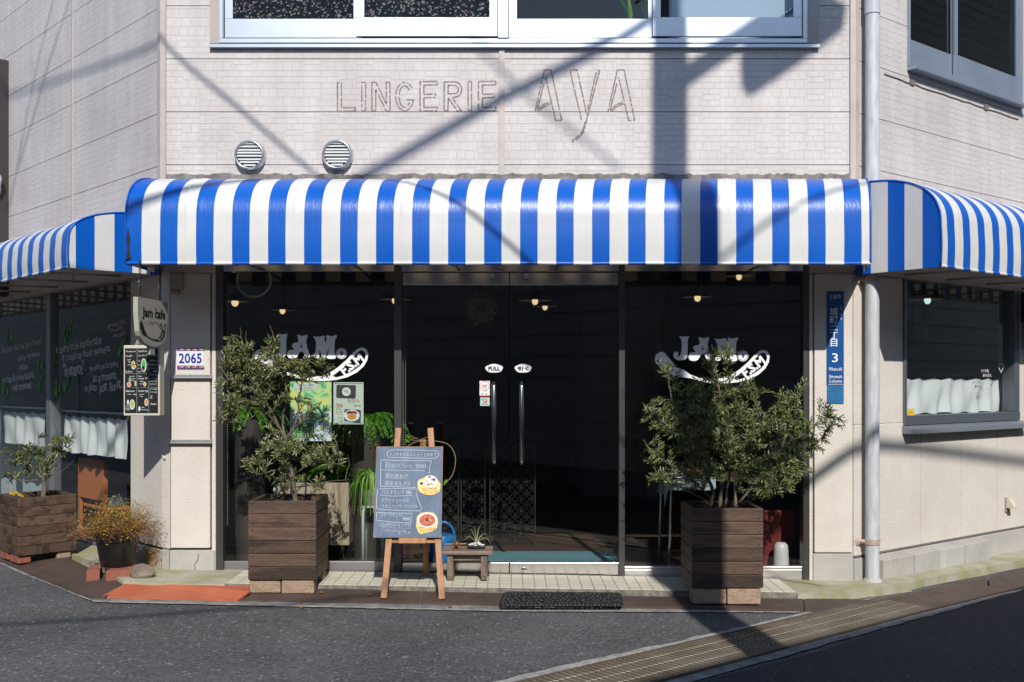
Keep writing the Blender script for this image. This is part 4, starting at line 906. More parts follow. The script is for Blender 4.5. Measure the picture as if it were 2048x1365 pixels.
# outlet hood and meter on the side wall
s, z = FR.w(2013, 1008); OH = thing('outlet_cover', FR.p(s,0,z), 'small cream hooded outlet cover low on the side wall', 'outlet cover')
b = MB(); b.fbox(FR, s-.035, s+.035, 0, .012, z-.075, z+.06); b.build('plate', pm('plate_grey', (.28,.26,.23), .6), OH, bevel=.004)
b = MB(); b.poly([[FR.p(s-.03,o,zz) for o, zz in ((.012,z+.055),(.035,z+.055),(.085,z-.02),(.085,z-.035),(.012,z-.035))]], FR.u*.06); b.build('hood', pm('cream_plastic', (.6,.54,.43), .4), OH, bevel=.003)
s, z = FR.w(2046, 620); b = MB(); b.fbox(FR, s-.05, s+.3, 0, .12, z-.12, z+.15); b.mat(1).fbox(FR, s-.02, s+.25, 0, .10, z-.36, z-.14)
tag(b.build('meter_box', [M['dark'], pm('plate_grey', (.28,.26,.23), .6)], org=FR.p(s,0,z), bevel=.008), 'dark electric meter box at the far side of the slate framed window', 'meter box')
# concrete blocks along the wall
t0 = FR.w(1768,1175,.085); bs_ = [FR.w(px, py, .085)[0] for px, py in ((1767,1175),(1829,1158),(1881,1147),(1930,1138),(1981,1128))]
zt_ = FR.w(1768,1121,.085)[1]; zb_ = -.12
labs = ['rough stained concrete block next to the downpipe', 'plain concrete block one away from the downpipe', 'streaked concrete block between two plain ones along the wall base', 'outermost concrete block along the wall base, farthest from the downpipe']
for i in range(4):
    b = MB(); b.fbox(FR, bs_[i]+.002, bs_[i+1]-.002, -.0, .085+(.005 if i % 2 else 0), zb_, zt_-(.005 if i == 2 else 0)); b.mat(1)
    tag(b.build('concrete_block', [[M['blockc'], M['plinth'], mat('streaked', (.44,.43,.40), .85, var=.12, vscale=5, stretch=(4,4,.4), bump=.002), M['plinth']][i]], org=FR.p(bs_[i],.04,zb_), bevel=.004), labs[i], 'concrete block', 'concrete blocks along the wall base')

# ------------------------------------------------------------ hanging sign and menu board
nd = V((-.045,-.47,0)).normalized(); O = V((-2.530,-.30,0)); PS = PF(O, -nd, (0,0,1))     # right = inwards, normal = towards the doors
PS.o = O+nd*.47; Wd = .47
zT, zTi = CAMZ+(765-594)/FPX*6.80, 0
HS = thing('hanging_sign', O+nd*.235+V((0,0,zT)), 'grey bowl shaped hanging sign with black lettering on two chains', 'sign')
bz = CAMZ+(765-694)/FPX*7.0
out = [(0,zT),(Wd,zT),(Wd,zT-.10),(Wd-.012,zT-.19)]
hgt = zT-bz
n = 14
for i in range(1, n): 
    a = math.pi*i/n; out.append((Wd/2+(Wd/2-.012)*math.cos(a), zT-.19-(hgt-.19)*math.sin(a)**.8))
out += [(.012,zT-.19),(0,zT-.10)]
b = MB(); b.poly([[PS.p(x, z, -.016) for x, z in out]], PS.n*.034); b.build('board', mat('sign_board', (.40,.38,.33), .65, var=.08, vscale=10), HS, bevel=.003)
b = MB(); b.mat(0)
b.text(PS, 'Jam cafe', Wd*.52, zT-.105, .088, .36, .0195, .03); b.mat(1).disc(PS, Wd*.57, zT-.062, .012, n0=.021)
b.mat(0); b.text(PS, 'ジャム カフェ', Wd*.52, zT-.165, .024, .15, .0195, .01)
u = lambda pts: [(Wd*(x-275)/(992-275), zT-.002-(y-130)/1230*.385) for x, y in pts]
sp_out = u([(320,720),(335,650),(355,632),(372,660),(400,740),(440,850),(480,940),(540,985),(620,1015),(700,1020),(760,985),(820,860),(870,720),(905,640),(930,650),(940,720),(925,850),(890,950),(830,1030),(770,1055),(680,1055),(600,1040),(530,1010),(470,970),(410,960),(370,910),(335,820)])
sp_in = u([(722,1028),(775,972),(830,860),(878,725),(905,660),(922,690),(922,760),(908,850),(872,945),(822,1012),(770,1036)])
b.poly([[PS.p(x,z,.0185) for x, z in sp_out], [PS.p(x,z,.0185) for x, z in sp_in]], PS.n*.001)
x, z = u([(850,895)])[0]; b.text(PS, 'F.S.M', x, z, .042, .085, .0195, .03, R(52))
x, z = u([(815,705)])[0]; b.stroke(PS, [(x+.019*math.cos(i*.6283), z+.022*math.sin(i*.6283)) for i in range(10)], .005, .0195, True); b.text(PS, '9', x, z, .026, .016, .0195, .03)
for i, (px, py) in enumerate(((458,690),(523,695),(606,700),(687,705),(760,720))):
    x, z = u([(px,py)])[0]; b.mi = (0,1,2,3,0)[i]; b.text(PS, '*', x, z-.002, .02, .018, .0195, .05)
b.build('lettering', [M['black'], pm('ink_red', (.6,.05,.03)), pm('ink_ochre', (.5,.35,.05)), M['white']], HS)
b = MB(); b.pbox(PS, Wd*.42, Wd*.58, zT-hgt-.055, zT-hgt+.01, -.012, .012); b.build('tab', pm('tab_grey', (.38,.36,.31), .65), HS)
def chain(x, name='chain'):
    b = MB(); z = zT; top = 2.36; i = 0
    while z < top:
        b.ring(PS.p(x, z+.011, 0), .0085, .0026, PS.n if i % 2 else PS.r, 10, 5); z += .0145; i += 1
    return b.build(name, M['black'], HS)
chain(.07); chain(Wd-.09)
for px in (.07, Wd-.09): b = MB(); b.ring(PS.p(px, zT+.10, 0), .018, .004, PS.n, 14, 6); b.ring(PS.p(px, zT+.003, 0), .011, .003, PS.r, 12, 6); b.build('hook', M['chrome'], HS)
# menu board (faces the street)
ym = -.36; A = at(250, 826, ym); B = at(316, 697, ym); P = PF(((A.x+B.x)/2, ym, A.z), (1,0,0), (0,0,1)); hw, hh = (B.x-A.x)/2, B.z-A.z
MN = thing('menu_board', (P.o.x, ym, A.z), 'cream edged black menu board with small chalk drawings of food under the hanging sign', 'menu board')
b = MB(); b.pbox(P, -hw-.012, hw+.012, -.022, hh+.022, -.10, -.002); b.build('frame', mat('cream_frame', (.56,.53,.43), .55, var=.08, vscale=8), MN, bevel=.006)
b = MB(); b.pbox(P, -hw, hw, 0, hh, -.0015, .003); b.build('panel', M['black'], MN)
b = MB(); q = lambda x, y: (-hw+2*hw*(x-130)/(750-130), hh*(1245-y)/(1245-110))
b.mat(1)
for x in (362, 588): b.stroke(P, [q(x,115), q(x-8,1245)], .005, .0045)
b.mat(2)
for x0_, x1_, y in ((150,350,558),(140,350,800),(375,585,800),(375,585,552),(605,745,800)): b.stroke(P, [q(x0_,y), q(x1_,y)], .002, .0045)
b.mat(0)
for body, x, y, h, w in (('Monday set',245,168,44,180), ('Morning',190,250,40,90), ('500',248,240,36,40), ('toast',210,310,24,70), ('egg',215,350,24,40), ('drink',215,395,24,60), ('Set B',175,520,46,65), ('550',245,522,34,56), ('sandwich',265,605,22,100), ('salad',290,645,22,70), ('soup',285,685,22,60), ('Afternoon',230,860,44,170), ('pasta',222,920,26,70), ('850',320,925,32,50), ('drink',178,1125,26,60), ('dessert',185,1160,26,85), ('+200',185,1190,24,80),
    ('Lunch set',470,160,46,160), ('curry rice',440,240,44,120), ('780',545,235,40,44), ('spicy',400,330,26,36), ('mild',398,400,24,36), ('hot',398,460,24,32), ('salad',405,520,24,55), ('Omelet',415,600,32,65), ('rice',440,642,34,110), ('800',545,635,34,50), ('egg',445,695,24,70), ('ham',440,735,24,60), ('Gratin',440,860,42,110), ('750',540,865,44,60), ('cheese',450,920,26,90), ('soup',440,960,26,60), ('coffee',470,1150,24,60), ('lemonade',505,1190,28,120),
    ('Cafe',655,165,50,80), ('drink menu',672,240,30,125), ('珈琲 400',670,330,44,120), ('紅茶 400',670,400,44,120), ('カフェラテ',665,465,34,115), ('450',700,515,34,85), ('ココア 450',670,580,34,125), ('ソーダ 400',670,640,34,125), ('ジュース',668,690,32,125), ('ミルク',668,742,32,125), ('ビール 500',670,830,40,125), ('ワイン 500',670,885,34,125), ('甘',630,950,30,40), ('味',630,985,30,40), ('Snack',670,1090,44,105)):
    x_, z_ = q(x, y); b.text(P, body, x_, z_, h/1135*hh*.8, w/620*2*hw, .0045, .012, jit=.001)
def dish(x, y, rx, ry, mi_):
    x_, z_ = q(x, y); kx, kz = 2*hw/620, hh/1135; b.mat(0).disc(P, x_, z_, rx*kx, ry*kz, .0042, 16); b.mat(mi_).disc(P, x_, z_+ry*kz*.1, rx*kx*.75, ry*kz*.72, .0052, 14)
dish(295,430,42,50,3); dish(290,380,36,48,3); dish(210,745,40,45,5); dish(225,660,20,35,4); dish(330,730,18,45,3); dish(270,1100,50,90,6); dish(485,410,52,120,4); dish(478,460,30,50,3); dish(560,475,14,28,5); dish(505,740,28,40,3); dish(535,1060,36,65,5); dish(405,1175,22,45,0); dish(190,1060,20,45,0); dish(563,390,14,40,0)
b.build('chalk_drawing', [mat('chalk', (.62,.64,.66), .8), pm('menu_green', (.12,.2,.14)), pm('menu_tan', (.35,.28,.2)), pm('menu_yellow', (.6,.33,.03)), pm('menu_leaf', (.08,.35,.08)), pm('menu_orange', (.62,.2,.03)), pm('menu_lime', (.4,.42,.12))], MN)

# ------------------------------------------------------------ planters
def planter(c, r, f, w, d, z0, z1, label, blocks):
    # c: near front centre on the ground, r: direction along the front, f: direction to the back
    c, r, f = V(c), V(r).normalized(), V(f).normalized()
    root = thing('wooden_planter', V((c.x,c.y,z0)), label, 'planter', 'brown wooden planters')
    h = (z1-z0)/6; t = .028
    for k, (o, dr, ln, inn) in enumerate(((c-r*w/2, r, w, f), (c-r*w/2+f*d, r, w, -f), (c-r*w/2, f, d, r), (c+r*w/2, f, d, -r))):
        b = MB(); side = k > 1
        for i in range(6):
            za, zb = z0+i*h+.0018, z0+(i+1)*h-.0018; j = random.uniform(-.0012,.0012)
            p0 = o+dr*(t if side else 0)+inn*j; p1 = o+dr*(ln-(t if side else 0))+inn*j; q_ = inn*t
            b.hexa([V((p.x,p.y,za)) for p in (p0,p1,p1+q_,p0+q_)]+[V((p.x,p.y,zb)) for p in (p0,p1,p1+q_,p0+q_)])
        if k == 0:
            b.mat(1)
            for i in range(6):
                for e in (.028, w-.028):
                    for g in (.25, .75): p = c-r*w/2+r*e-f*.0008; P = PF(V((p.x,p.y,0)), r, (0,0,1)); b.disc(P, 0, z0+(i+g)*h, .0045, n0=.0016, n=8)
        b.build('side_boards' if side else 'front_boards', [M['plantery'] if side else M['planter'], M['dark']], root, bevel=.0035)
    b = MB(); g = 10; vs = [c-r*(w/2-t)+r*(w-2*t)*i/g+f*(t+(d-2*t)*j/g)+V((0,0,z1-.06+random.uniform(-.012,.012)-c.z)) for i in range(g+1) for j in range(g+1)]
    b.add(vs, [(i*(g+1)+j, (i+1)*(g+1)+j, (i+1)*(g+1)+j+1, i*(g+1)+j+1) for i in range(g) for j in range(g)]); b.build('soil', M['soil'], root, smooth=True)
    b = MB(); p = [c-r*(w/2-.01)+f*.01, c+r*(w/2-.01)+f*.01, c+r*(w/2-.01)+f*(d-.01), c-r*(w/2-.01)+f*(d-.01)]
    b.hexa([V((q_.x,q_.y,z0+.001)) for q_ in p]+[V((q_.x,q_.y,z0+.02)) for q_ in p]); b.build('base', M['plantery'], root)
    return root
def block(c, r, f, w, d, z0, z1, label, m='tanblock', name='concrete_block', group='blocks under the planters', cat='block', bev=.008):
    c, r, f = V(c), V(r).normalized(), V(f).normalized(); b = MB()
    P = [c-r*w/2, c+r*w/2, c+r*w/2+f*d, c-r*w/2+f*d]; b.hexa([V((p.x,p.y,z0)) for p in P]+[V((p.x,p.y,z1)) for p in P])
    return tag(b.build(name, M[m], org=V((c.x,c.y,z0)), bevel=bev), label, cat, group)
ex, ey = V((1,0,0)), V((0,1,0))
PLA = planter((-1.5985,-.65,0), ex, ey, .472, .46, .154, .706, 'brown wooden planter holding the sparse olive beside the easel', 0)
block((-1.722,-.635,0), ex, ey, .215, .14, .062, .152, 'front sandy block under the easel side planter, next to the orange plate'); block((-1.492,-.64,0), ex, ey, .225, .14, .058, .152, 'front sandy block under the planter, on the easel side')
block((-1.47,-.34,0), ex, ey, .2, .1, .09, .152, 'rear sandy block under the sparse olive planter')
PLB = planter((1.473,-.77,0), ex, ey, .488, .45, .123, .669, 'brown wooden planter half in pole shadow holding the bushy olive', 0)
block((1.352,-.755,0), ex, ey, .232, .14, .012, .121, 'shaded sandy block under the bushy olive planter'); block((1.588,-.76,0), ex, ey, .228, .14, .01, .121, 'sunlit sandy block under the bushy olive planter'); block((1.48,-.47,0), ex, ey, .44, .12, .05, .121, 'rear sandy block hidden under the bushy olive planter')
rr_, ff_ = V((.709,.705,0)), V((-.705,.709,0)); nc = V((-3.88,.25,0))
PLC = planter(nc+rr_*.225, rr_, ff_, .45, .46, .159, .619, 'brown wooden planter with the small olive in front of the handwritten glass', 0)
block(nc+rr_*.055+ff_*.02, rr_, ff_, .10, .19, .098, .157, 'dark block under the near corner of the small olive planter', 'brick'); block(nc+rr_*.36+ff_*.02, rr_, ff_, .11, .19, .10, .157, 'sandy block under the small olive planter, on the pot side'); block(nc+rr_*.055+ff_*.26, rr_, ff_, .10, .17, .10, .157, 'dark block under the small olive planter at the edge of the view', 'brick')

# ------------------------------------------------------------ olive trees
def leaf(b, p, t, ln, wd, rr):
    t = t.normalized(); s = t.cross(V((rr.uniform(-1,1), rr.uniform(-1,1), rr.uniform(.2,1)))).normalized(); n = t.cross(s); fo = wd*.35
    b.add([p, p+t*ln*.3+s*wd*.45+n*fo, p+t*ln*.68+s*wd*.4+n*fo, p+t*ln+n*ln*.04, p+t*ln*.68-s*wd*.4+n*fo, p+t*ln*.3-s*wd*.45+n*fo, p+t*ln*.5], [(0,6,2,1), (6,3,2), (0,5,4,6), (6,4,3)])
def olive(loc, label, stems, lobes, LN, seed, mix_, budp, dens=1.0):
    rr = random.Random(seed)
    root = thing('olive_tree', loc, label, 'olive tree', 'potted olive trees')
    tb = MB(); fb = MB(); nodes = []
    for pts, r0, r1 in stems:
        P = crom([V(p) for p in pts], 6); P = [p+V((rr.uniform(-.004,.004), rr.uniform(-.004,.004), 0)) for p in P]
        tb.tube(P, r0, 7, r1); nodes += P
    zmin = min(p.z for p in nodes)+.12
    for (c, rad, n) in lobes:
        c = V(c)
        for k in range(int(n*dens)):
            while True:
                q = V((rr.uniform(-1,1), rr.uniform(-1,1), rr.uniform(-1,1)))
                if .12 < q.length < 1: break
            tip = c+V((q.x*rad[0], q.y*rad[1], q.z*rad[2]))
            near = sorted(nodes, key=lambda a: (a-tip).length+(.4 if a.z > tip.z+.05 else 0)+(.6 if a.z < zmin else 0))[:8]
            base = rr.choice(near); d = tip-base
            if d.length > .55: base = tip-d*.5/d.length*1.0; d = tip-base
            mid = base+d*.5+V((rr.uniform(-.04,.04), rr.uniform(-.04,.04), rr.uniform(-.02,.04)))*min(1, d.length*3)
            P = crom([base, mid, tip], 5); tb.tube(P, .0032, 4, .0012, cap=False)
            nodes.append(P[4])
            tot = max(.05, d.length); stp = .0135; s = .3*tot if tot > .12 else 0; s = max(0, tot-.24) if tot > .24 else s
            ph = rr.uniform(0, 6.28)
            while s < tot:
                f = s/tot*(len(P)-1); i = min(int(f), len(P)-2); p = P[i].lerp(P[i+1], f-i); t = (P[i+1]-P[i]).normalized()
                e = t.orthogonal().normalized(); ph += 1.57+rr.uniform(-.5,.5); e = Matrix.Rotation(ph, 3, t) @ e
                for sg in (1, -1):
                    if rr.random() < .16: continue
                    fb.mi = rr.choices((0,1,2,3), mix_)[0]; dr = t*rr.uniform(.5,1.1)+e*sg*rr.uniform(.5,1)+V((0,0,rr.uniform(-.25,.2)))
                    leaf(fb, p, dr, LN*rr.uniform(.65,1.15), LN*.25*rr.uniform(.8,1.15), rr)
                s += stp*rr.uniform(.8,1.5)
            t = (P[-1]-P[-2]).normalized(); fb.mi = rr.choices((0,1,2,3), mix_)[0]
            leaf(fb, P[-1], t, LN*.7, LN*.2, rr)
            if rr.random() < budp: fb.mi = 4; leaf(fb, P[-1]+t*.01, t+V((0,0,.4)), LN*.32, LN*.2, rr)
    tb.build('trunk', M['bark'], root, smooth=True); fb.build('foliage', [M['leafa'], M['leafb'], M['leafc'], M['leafy'], M['bud']], root, norm=False)
    return root
Y = -.42
def t_(px, py, y): return at(px, py, y)
def lb_(px, py, y, rx, rz, ry, n): p = at(px, py, y); d = y-CAMY; return (p, (rx*d/FPX, ry, rz*d/FPX), n)
olive(at(592,1012,Y), 'sparse olive tree with open branching and pale buds beside the easel',
    [([t_(592,1015,Y), t_(588,970,Y), t_(582,935,Y), t_(570,880,Y+.02), t_(540,820,Y), t_(515,770,Y), t_(490,720,Y)], .019, .006),
     ([t_(584,940,Y), t_(572,885,Y-.03), t_(592,845,Y-.03), t_(600,790,Y), t_(606,745,Y), t_(615,700,Y)], .010, .003),
     ([t_(575,890,Y), t_(565,840,Y+.05), t_(575,790,Y+.06), t_(560,730,Y+.04), t_(548,680,Y+.02), t_(541,652,Y)], .009, .002),
     ([t_(560,860,Y), t_(530,825,Y-.05), t_(490,842,Y-.06), t_(455,846,Y-.05)], .005, .002),
     ([t_(520,790,Y), t_(480,770,Y-.08), t_(450,750,Y-.1), t_(435,710,Y-.08)], .006, .002),
     ([t_(560,760,Y), t_(600,720,Y-.05), t_(640,735,Y-.06), t_(660,745,Y-.06)], .005, .002),
     ([t_(586,955,Y), t_(560,940,Y-.06), t_(525,948,Y-.08), t_(512,950,Y-.08)], .006, .002),
     ([t_(586,950,Y), t_(620,930,Y-.05), t_(655,925,Y-.06), t_(680,930,Y-.05)], .006, .002),
     ([t_(590,975,Y), t_(630,970,Y-.05), t_(660,963,Y-.06), t_(700,960,Y-.05)], .005, .0015),
     ([t_(592,985,Y), t_(615,960,Y+.03), t_(640,985,Y-.08)], .004, .0015),
     ([t_(500,735,Y), t_(484,680,Y-.02), t_(480,655,Y-.02)], .003, .0012), ([t_(505,735,Y), t_(493,690,Y-.02), t_(492,662,Y-.02)], .003, .0012),
     ([t_(660,930,Y-.05), t_(678,910,Y-.05), t_(672,882,Y-.05)], .003, .0012), ([t_(690,960,Y-.05), t_(698,930,Y-.05), t_(696,910,Y-.05)], .003, .0012)],
    [lb_(510,725,Y-.02,60,40,.20,50), lb_(465,770,Y-.05,32,60,.16,28), lb_(560,740,Y,70,30,.2,36), lb_(520,785,Y-.03,60,32,.2,26), lb_(625,738,Y-.04,42,28,.14,22), lb_(470,700,Y-.03,28,30,.14,14), lb_(445,825,Y-.05,18,25,.08,5), lb_(545,690,Y,14,26,.06,4),
     lb_(585,905,Y-.05,75,36,.2,56), lb_(540,868,Y-.02,30,22,.12,5), lb_(650,915,Y-.04,40,32,.15,20), lb_(640,970,Y-.05,26,20,.1,8), lb_(505,925,Y-.08,26,18,.08,5), lb_(618,790,Y-.03,20,40,.06,4), lb_(640,855,Y-.03,18,22,.08,3), lb_(575,955,Y-.05,60,20,.16,12)], .053, 11, (5,3,2.2,.7), .55, 1.12)
Y = -.52
olive(at(1445,1010,Y), 'dense bushy olive tree with many stems in the half shaded planter',
    [([t_(1420,1015,Y), t_(1425,980,Y-.03), t_(1405,930,Y-.04), t_(1380,870,Y-.05), t_(1345,800,Y-.05), t_(1335,750,Y-.04)], .014, .003),
     ([t_(1440,1015,Y), t_(1445,960,Y), t_(1450,890,Y), t_(1440,800,Y), t_(1430,720,Y), t_(1424,690,Y)], .015, .002),
     ([t_(1470,1015,Y), t_(1475,960,Y+.03), t_(1500,890,Y+.02), t_(1530,840,Y), t_(1560,800,Y-.03)], .012, .003),
     ([t_(1450,1010,Y+.06), t_(1460,940,Y+.08), t_(1480,850,Y+.08), t_(1460,770,Y+.06), t_(1455,710,Y+.05)], .011, .002),
     ([t_(1478,1005,Y), t_(1520,960,Y-.06), t_(1575,925,Y-.08), t_(1630,890,Y-.08), t_(1660,850,Y-.07)], .009, .002),
     ([t_(1425,1000,Y), t_(1385,960,Y-.08), t_(1340,930,Y-.1), t_(1300,900,Y-.1), t_(1288,880,Y-.1)], .007, .002),
     ([t_(1420,1005,Y), t_(1380,985,Y-.1), t_(1330,960,Y-.1), t_(1292,955,Y-.1)], .005, .002),
     ([t_(1400,930,Y-.04), t_(1350,870,Y-.1), t_(1310,830,Y-.1), t_(1285,805,Y-.1)], .006, .002),
     ([t_(1480,960,Y), t_(1530,975,Y-.1), t_(1570,985,Y-.12)], .006, .002), ([t_(1560,900,Y-.05), t_(1590,820,Y-.06), t_(1603,775,Y-.05)], .004, .0015),
     ([t_(1590,880,Y-.05), t_(1630,850,Y-.08), t_(1650,800,Y-.08)], .004, .0015)],
    [lb_(1390,850,Y-.02,75,75,.24,100), lb_(1450,880,Y,85,90,.26,110), lb_(1540,890,Y-.03,85,75,.22,105), lb_(1430,780,Y,80,36,.2,40), lb_(1425,715,Y,30,32,.08,12), lb_(1455,720,Y,20,40,.07,8), lb_(1330,740,Y-.03,30,30,.09,9), lb_(1312,830,Y-.06,34,40,.12,20), lb_(1380,950,Y-.06,75,30,.2,50), lb_(1315,900,Y-.08,32,36,.1,14), lb_(1310,950,Y-.1,22,14,.06,6), lb_(1535,965,Y-.06,60,36,.2,46), lb_(1585,835,Y-.04,42,46,.14,34), lb_(1630,875,Y-.06,34,40,.12,26), lb_(1655,815,Y-.07,20,24,.06,7), lb_(1580,940,Y-.08,50,32,.14,26), lb_(1575,800,Y-.03,24,24,.06,8), lb_(1603,770,Y-.05,8,16,.04,3), lb_(1670,845,Y-.07,18,14,.05,4), lb_(1500,790,Y,30,34,.1,9)], .049, 5, (5,4,1.5,1.1), .05, 1.2)
Yc = (nc+rr_*.225+ff_*.22)
def tc_(px, py, dy=0): return at(px, py, Yc.y+dy)
olive(tc_(88,990), 'small olive tree with few branches before the white curtain',
    [([tc_(86,998), tc_(90,965), tc_(78,950), tc_(60,930), tc_(35,910), tc_(18,895)], .022, .003), ([tc_(90,962), tc_(95,930), tc_(115,905), tc_(130,880)], .010, .002), ([tc_(82,950), tc_(78,915), tc_(77,880), tc_(76,865)], .007, .002), ([tc_(75,960), tc_(50,962), tc_(30,958), tc_(20,948)], .006, .002), ([tc_(92,955), tc_(120,945), tc_(148,922)], .004, .0015), ([tc_(120,880), tc_(112,855), tc_(103,835)], .003, .001)],
    [lb_(30,908,Yc.y,26,20,.1,12), lb_(60,915,Yc.y,26,26,.1,12), lb_(77,885,Yc.y,14,24,.06,6), lb_(118,890,Yc.y,26,24,.1,16), lb_(100,920,Yc.y,18,24,.08,9), lb_(25,955,Yc.y,14,14,.05,5), lb_(135,875,Yc.y,12,12,.05,4), lb_(95,945,Yc.y,16,14,.06,5)], .055, 21, (4,5,1.5,.3), .0, 1.3)
# pansies in that planter
for i, (px, py) in enumerate(((24,990),(33,988),(41,993))):
    c = at(px, py, nc.y+.25); b = MB(); P = PF(c, (1,0,0), (0,-.4,.9))
    for k in range(5): b.mi = 0 if k < 3 else 1; b.disc(P, .013*math.cos(k*1.2566), .013*math.sin(k*1.2566), .013, .011, .003*k*.3, 8, k)
    b.mat(2).tube([c, c-V((0,0,.04))], .002, 4)
    tag(b.build('pansy', [pm('pansy_yellow', (.75,.5,.01)), pm('pansy_violet', (.05,.02,.2)), M['fern']], org=c), ['yellow pansy flower by the planter edge, nearest the view border', 'yellow pansy flower in the middle of the little clump', 'yellow pansy flower nearest the olive stem'][i], 'flower', 'pansies in the planter')

# ------------------------------------------------------------ pot with wiry plant, bricks, boulder
pc = V((-2.955,-.12,0))
FP = thing('flower_pot', (pc.x,pc.y,.162), 'shiny black plastic flower pot standing on two red bricks', 'flower pot')
b = MB(); b.lathe((pc.x,pc.y,.162), [(0,0),(.112,0),(.118,.01),(.148,.185),(.158,.19),(.166,.25),(.168,.255),(.158,.256),(.145,.22),(0,.215)], 40); b.build('pot', M['pot'], FP, auto=50)
b = MB(); b.lathe((pc.x,pc.y,.162), [(.0,.235),(.15,.225)], 20); b.build('soil', M['soil'], FP)
WP = thing('wire_plant', (pc.x,pc.y,.40), 'tangled rust brown wire plant with tiny yellow leaves in the black pot', 'plant')
r4 = random.Random(17); tb = MB(); fb = MB()
for i in range(620):
    a = r4.uniform(0, 6.2832); r0 = .14*math.sqrt(r4.random()); p = V((pc.x+r0*math.cos(a), pc.y+r0*math.sin(a), .40))
    v = V((math.cos(a)*r4.uniform(.1,1.2)+r4.uniform(-.4,.4), math.sin(a)*r4.uniform(.1,1.0), r4.uniform(.15,1.25))).normalized(); pts = [p]; n = r4.randint(6,13)
    for k in range(n):
        v = (v+V((r4.uniform(-.55,.55), r4.uniform(-.55,.55), r4.uniform(-.5,.34)))).normalized(); q = pts[-1]+v*.03
        dx, dz = (q.x-pc.x), q.z-.42
        if (dx/.36)**2+((q.y-pc.y)/.24)**2+(max(0, dz)/.29)**2 > 1 or q.z < .33: v = (-v+V((0,0,.3))).normalized(); q = pts[-1]+v*.015
        pts.append(q)
    tb.tube(pts, .0013, 3, .0007, cap=False)
    for q in pts[2:]:
        hh_ = (q.z-.40)/.25
        if r4.random() < .25+.75*max(0, hh_):
            fb.mi = 0 if r4.random() < .75 else 1; o = V((r4.uniform(-.008,.008), r4.uniform(-.008,.008), r4.uniform(-.006,.008))); e = V((r4.uniform(-1,1), r4.uniform(-1,1), r4.uniform(-.5,1))).normalized(); s = e.orthogonal().normalized(); w_ = r4.uniform(.0035,.0065)
            fb.add([q+o, q+o+e*w_+s*w_*.8, q+o+e*w_*2, q+o+e*w_-s*w_*.8], [(0,1,2,3)])
tb.build('stems', M['wire'], WP); fb.build('leaves', [M['wleaf'], M['wleaf2']], WP, norm=False)
block(pc+V((-.10,-.19,0)), (.95,.3,0), (-.3,.95,0), .09, .22, .06, .158, 'red brick under the far side of the black pot, next to the planter', 'brick', 'brick', 'bricks under the pot', 'brick', .003); block(pc+V((.085,-.20,0)), (.98,.2,0), (-.1,.98,0), .17, .24, .06, .158, 'larger red brick under the black pot, next to the boulder', 'brick', 'brick', 'bricks under the pot', 'brick', .003)
c = gp(278,1160,.06)+V((0,.07,0)); bm_ = bmesh.new(); bmesh.ops.create_icosphere(bm_, subdivisions=4, radius=1); b = MB(); r5 = random.Random(4)
pl_ = [(V((r5.uniform(-1,1), r5.uniform(-1,1), r5.uniform(-.3,1))).normalized(), r5.uniform(.68,.92)) for _ in range(11)]
vs = []
for v in bm_.verts:
    p = v.co.copy()
    for n_, d_ in pl_:
        e = p.dot(n_)-d_
        if e > 0: p -= n_*e*.95
    vs.append(c+V((p.x*.095, p.y*.07, p.z*.062+.045)))
b.add(vs, [tuple(v.index for v in f.verts) for f in bm_.faces]); bm_.free()
tag(b.build('boulder', M['stone'], org=c, auto=28), 'rough grey boulder at the foot of the pillar between brick and orange plate', 'boulder')

# ------------------------------------------------------------ easel and chalkboard
yb, yt = -.72, -.40
fl_, fr_ = at(768,1197,yb), at(884,1199,yb); tl_, tr_ = at(797,857,yt), at(861,857,yt)
EA = thing('easel', ((fl_.x+fr_.x)/2, yb, .03), 'light wood easel with three legs on the brown plate', 'easel')
for p, q in ((fl_, tl_), (fr_, tr_)): b = MB(); b.beam(p, q, .042, .026, (0,-1,.2)); b.build('leg', M['easel'], EA, bevel=.002)
b = MB(); b.beam(at(852,1150,-.14), at(846,880,-.36), .042, .024, (0,-1,.2)); b.build('leg', M['easel'], EA, bevel=.002)
b = MB(); b.beam(at(780,1082,-.60), at(873,1082,-.60), .032, .03, (0,-1,.2)); b.build('crossbar', wood_mat('easel_wood_flat', (.30,.13,.055), (.52,.27,.13), 0, 3), EA, bevel=.002)
b = MB(); b.beam(at(798,1082,-.635), at(853,1082,-.635), .037, .04, (0,-1,.2)); b.build('ledge', M['easel'], EA, bevel=.002)
bo = V((-.729,-.64,.451)); bu = V((0,.17,.619)); PB = PF(bo, (1,0,0), bu); bw, bh = .235, bu.length
CB = thing('chalkboard', bo, 'blue grey chalkboard with white handwriting and two food pictures on the easel', 'chalkboard')
b = MB(); b.pbox(PB, -bw, bw, 0, bh, -.014, .0); b.build('board', mat('slate', (.095,.14,.215), .6, var=.3, vscale=5, stretch=(2,2,.5), bump=.0006, bscale=40), CB, bevel=.003)
b = MB()
for x0_, x1_, z0_, z1_ in ((-bw-.002,-bw+.0005,.002,bh-.002), (bw-.0005,bw+.002,.002,bh-.002), (-bw+.001,bw-.001,bh-.0005,bh+.002), (-bw+.001,bw-.001,-.002,.0005)): b.pbox(PB, x0_, x1_, z0_, z1_, -.012, .0005)
for sx, sy in ((-1,0),(1,0),(-1,1),(1,1)): 
    x = sx*bw; y = sy*bh; d = -1 if sy else 1; b.add([PB.p(x,y,.0015), PB.p(x-sx*.018,y,.0015), PB.p(x-sx*.004,y+d*.012,.0015), PB.p(x,y+d*.03,.0015)], [(0,1,2,3)])
b.build('worn_edge', mat('worn_wood', (.36,.22,.12), .8, var=.3, vscale=30), CB)
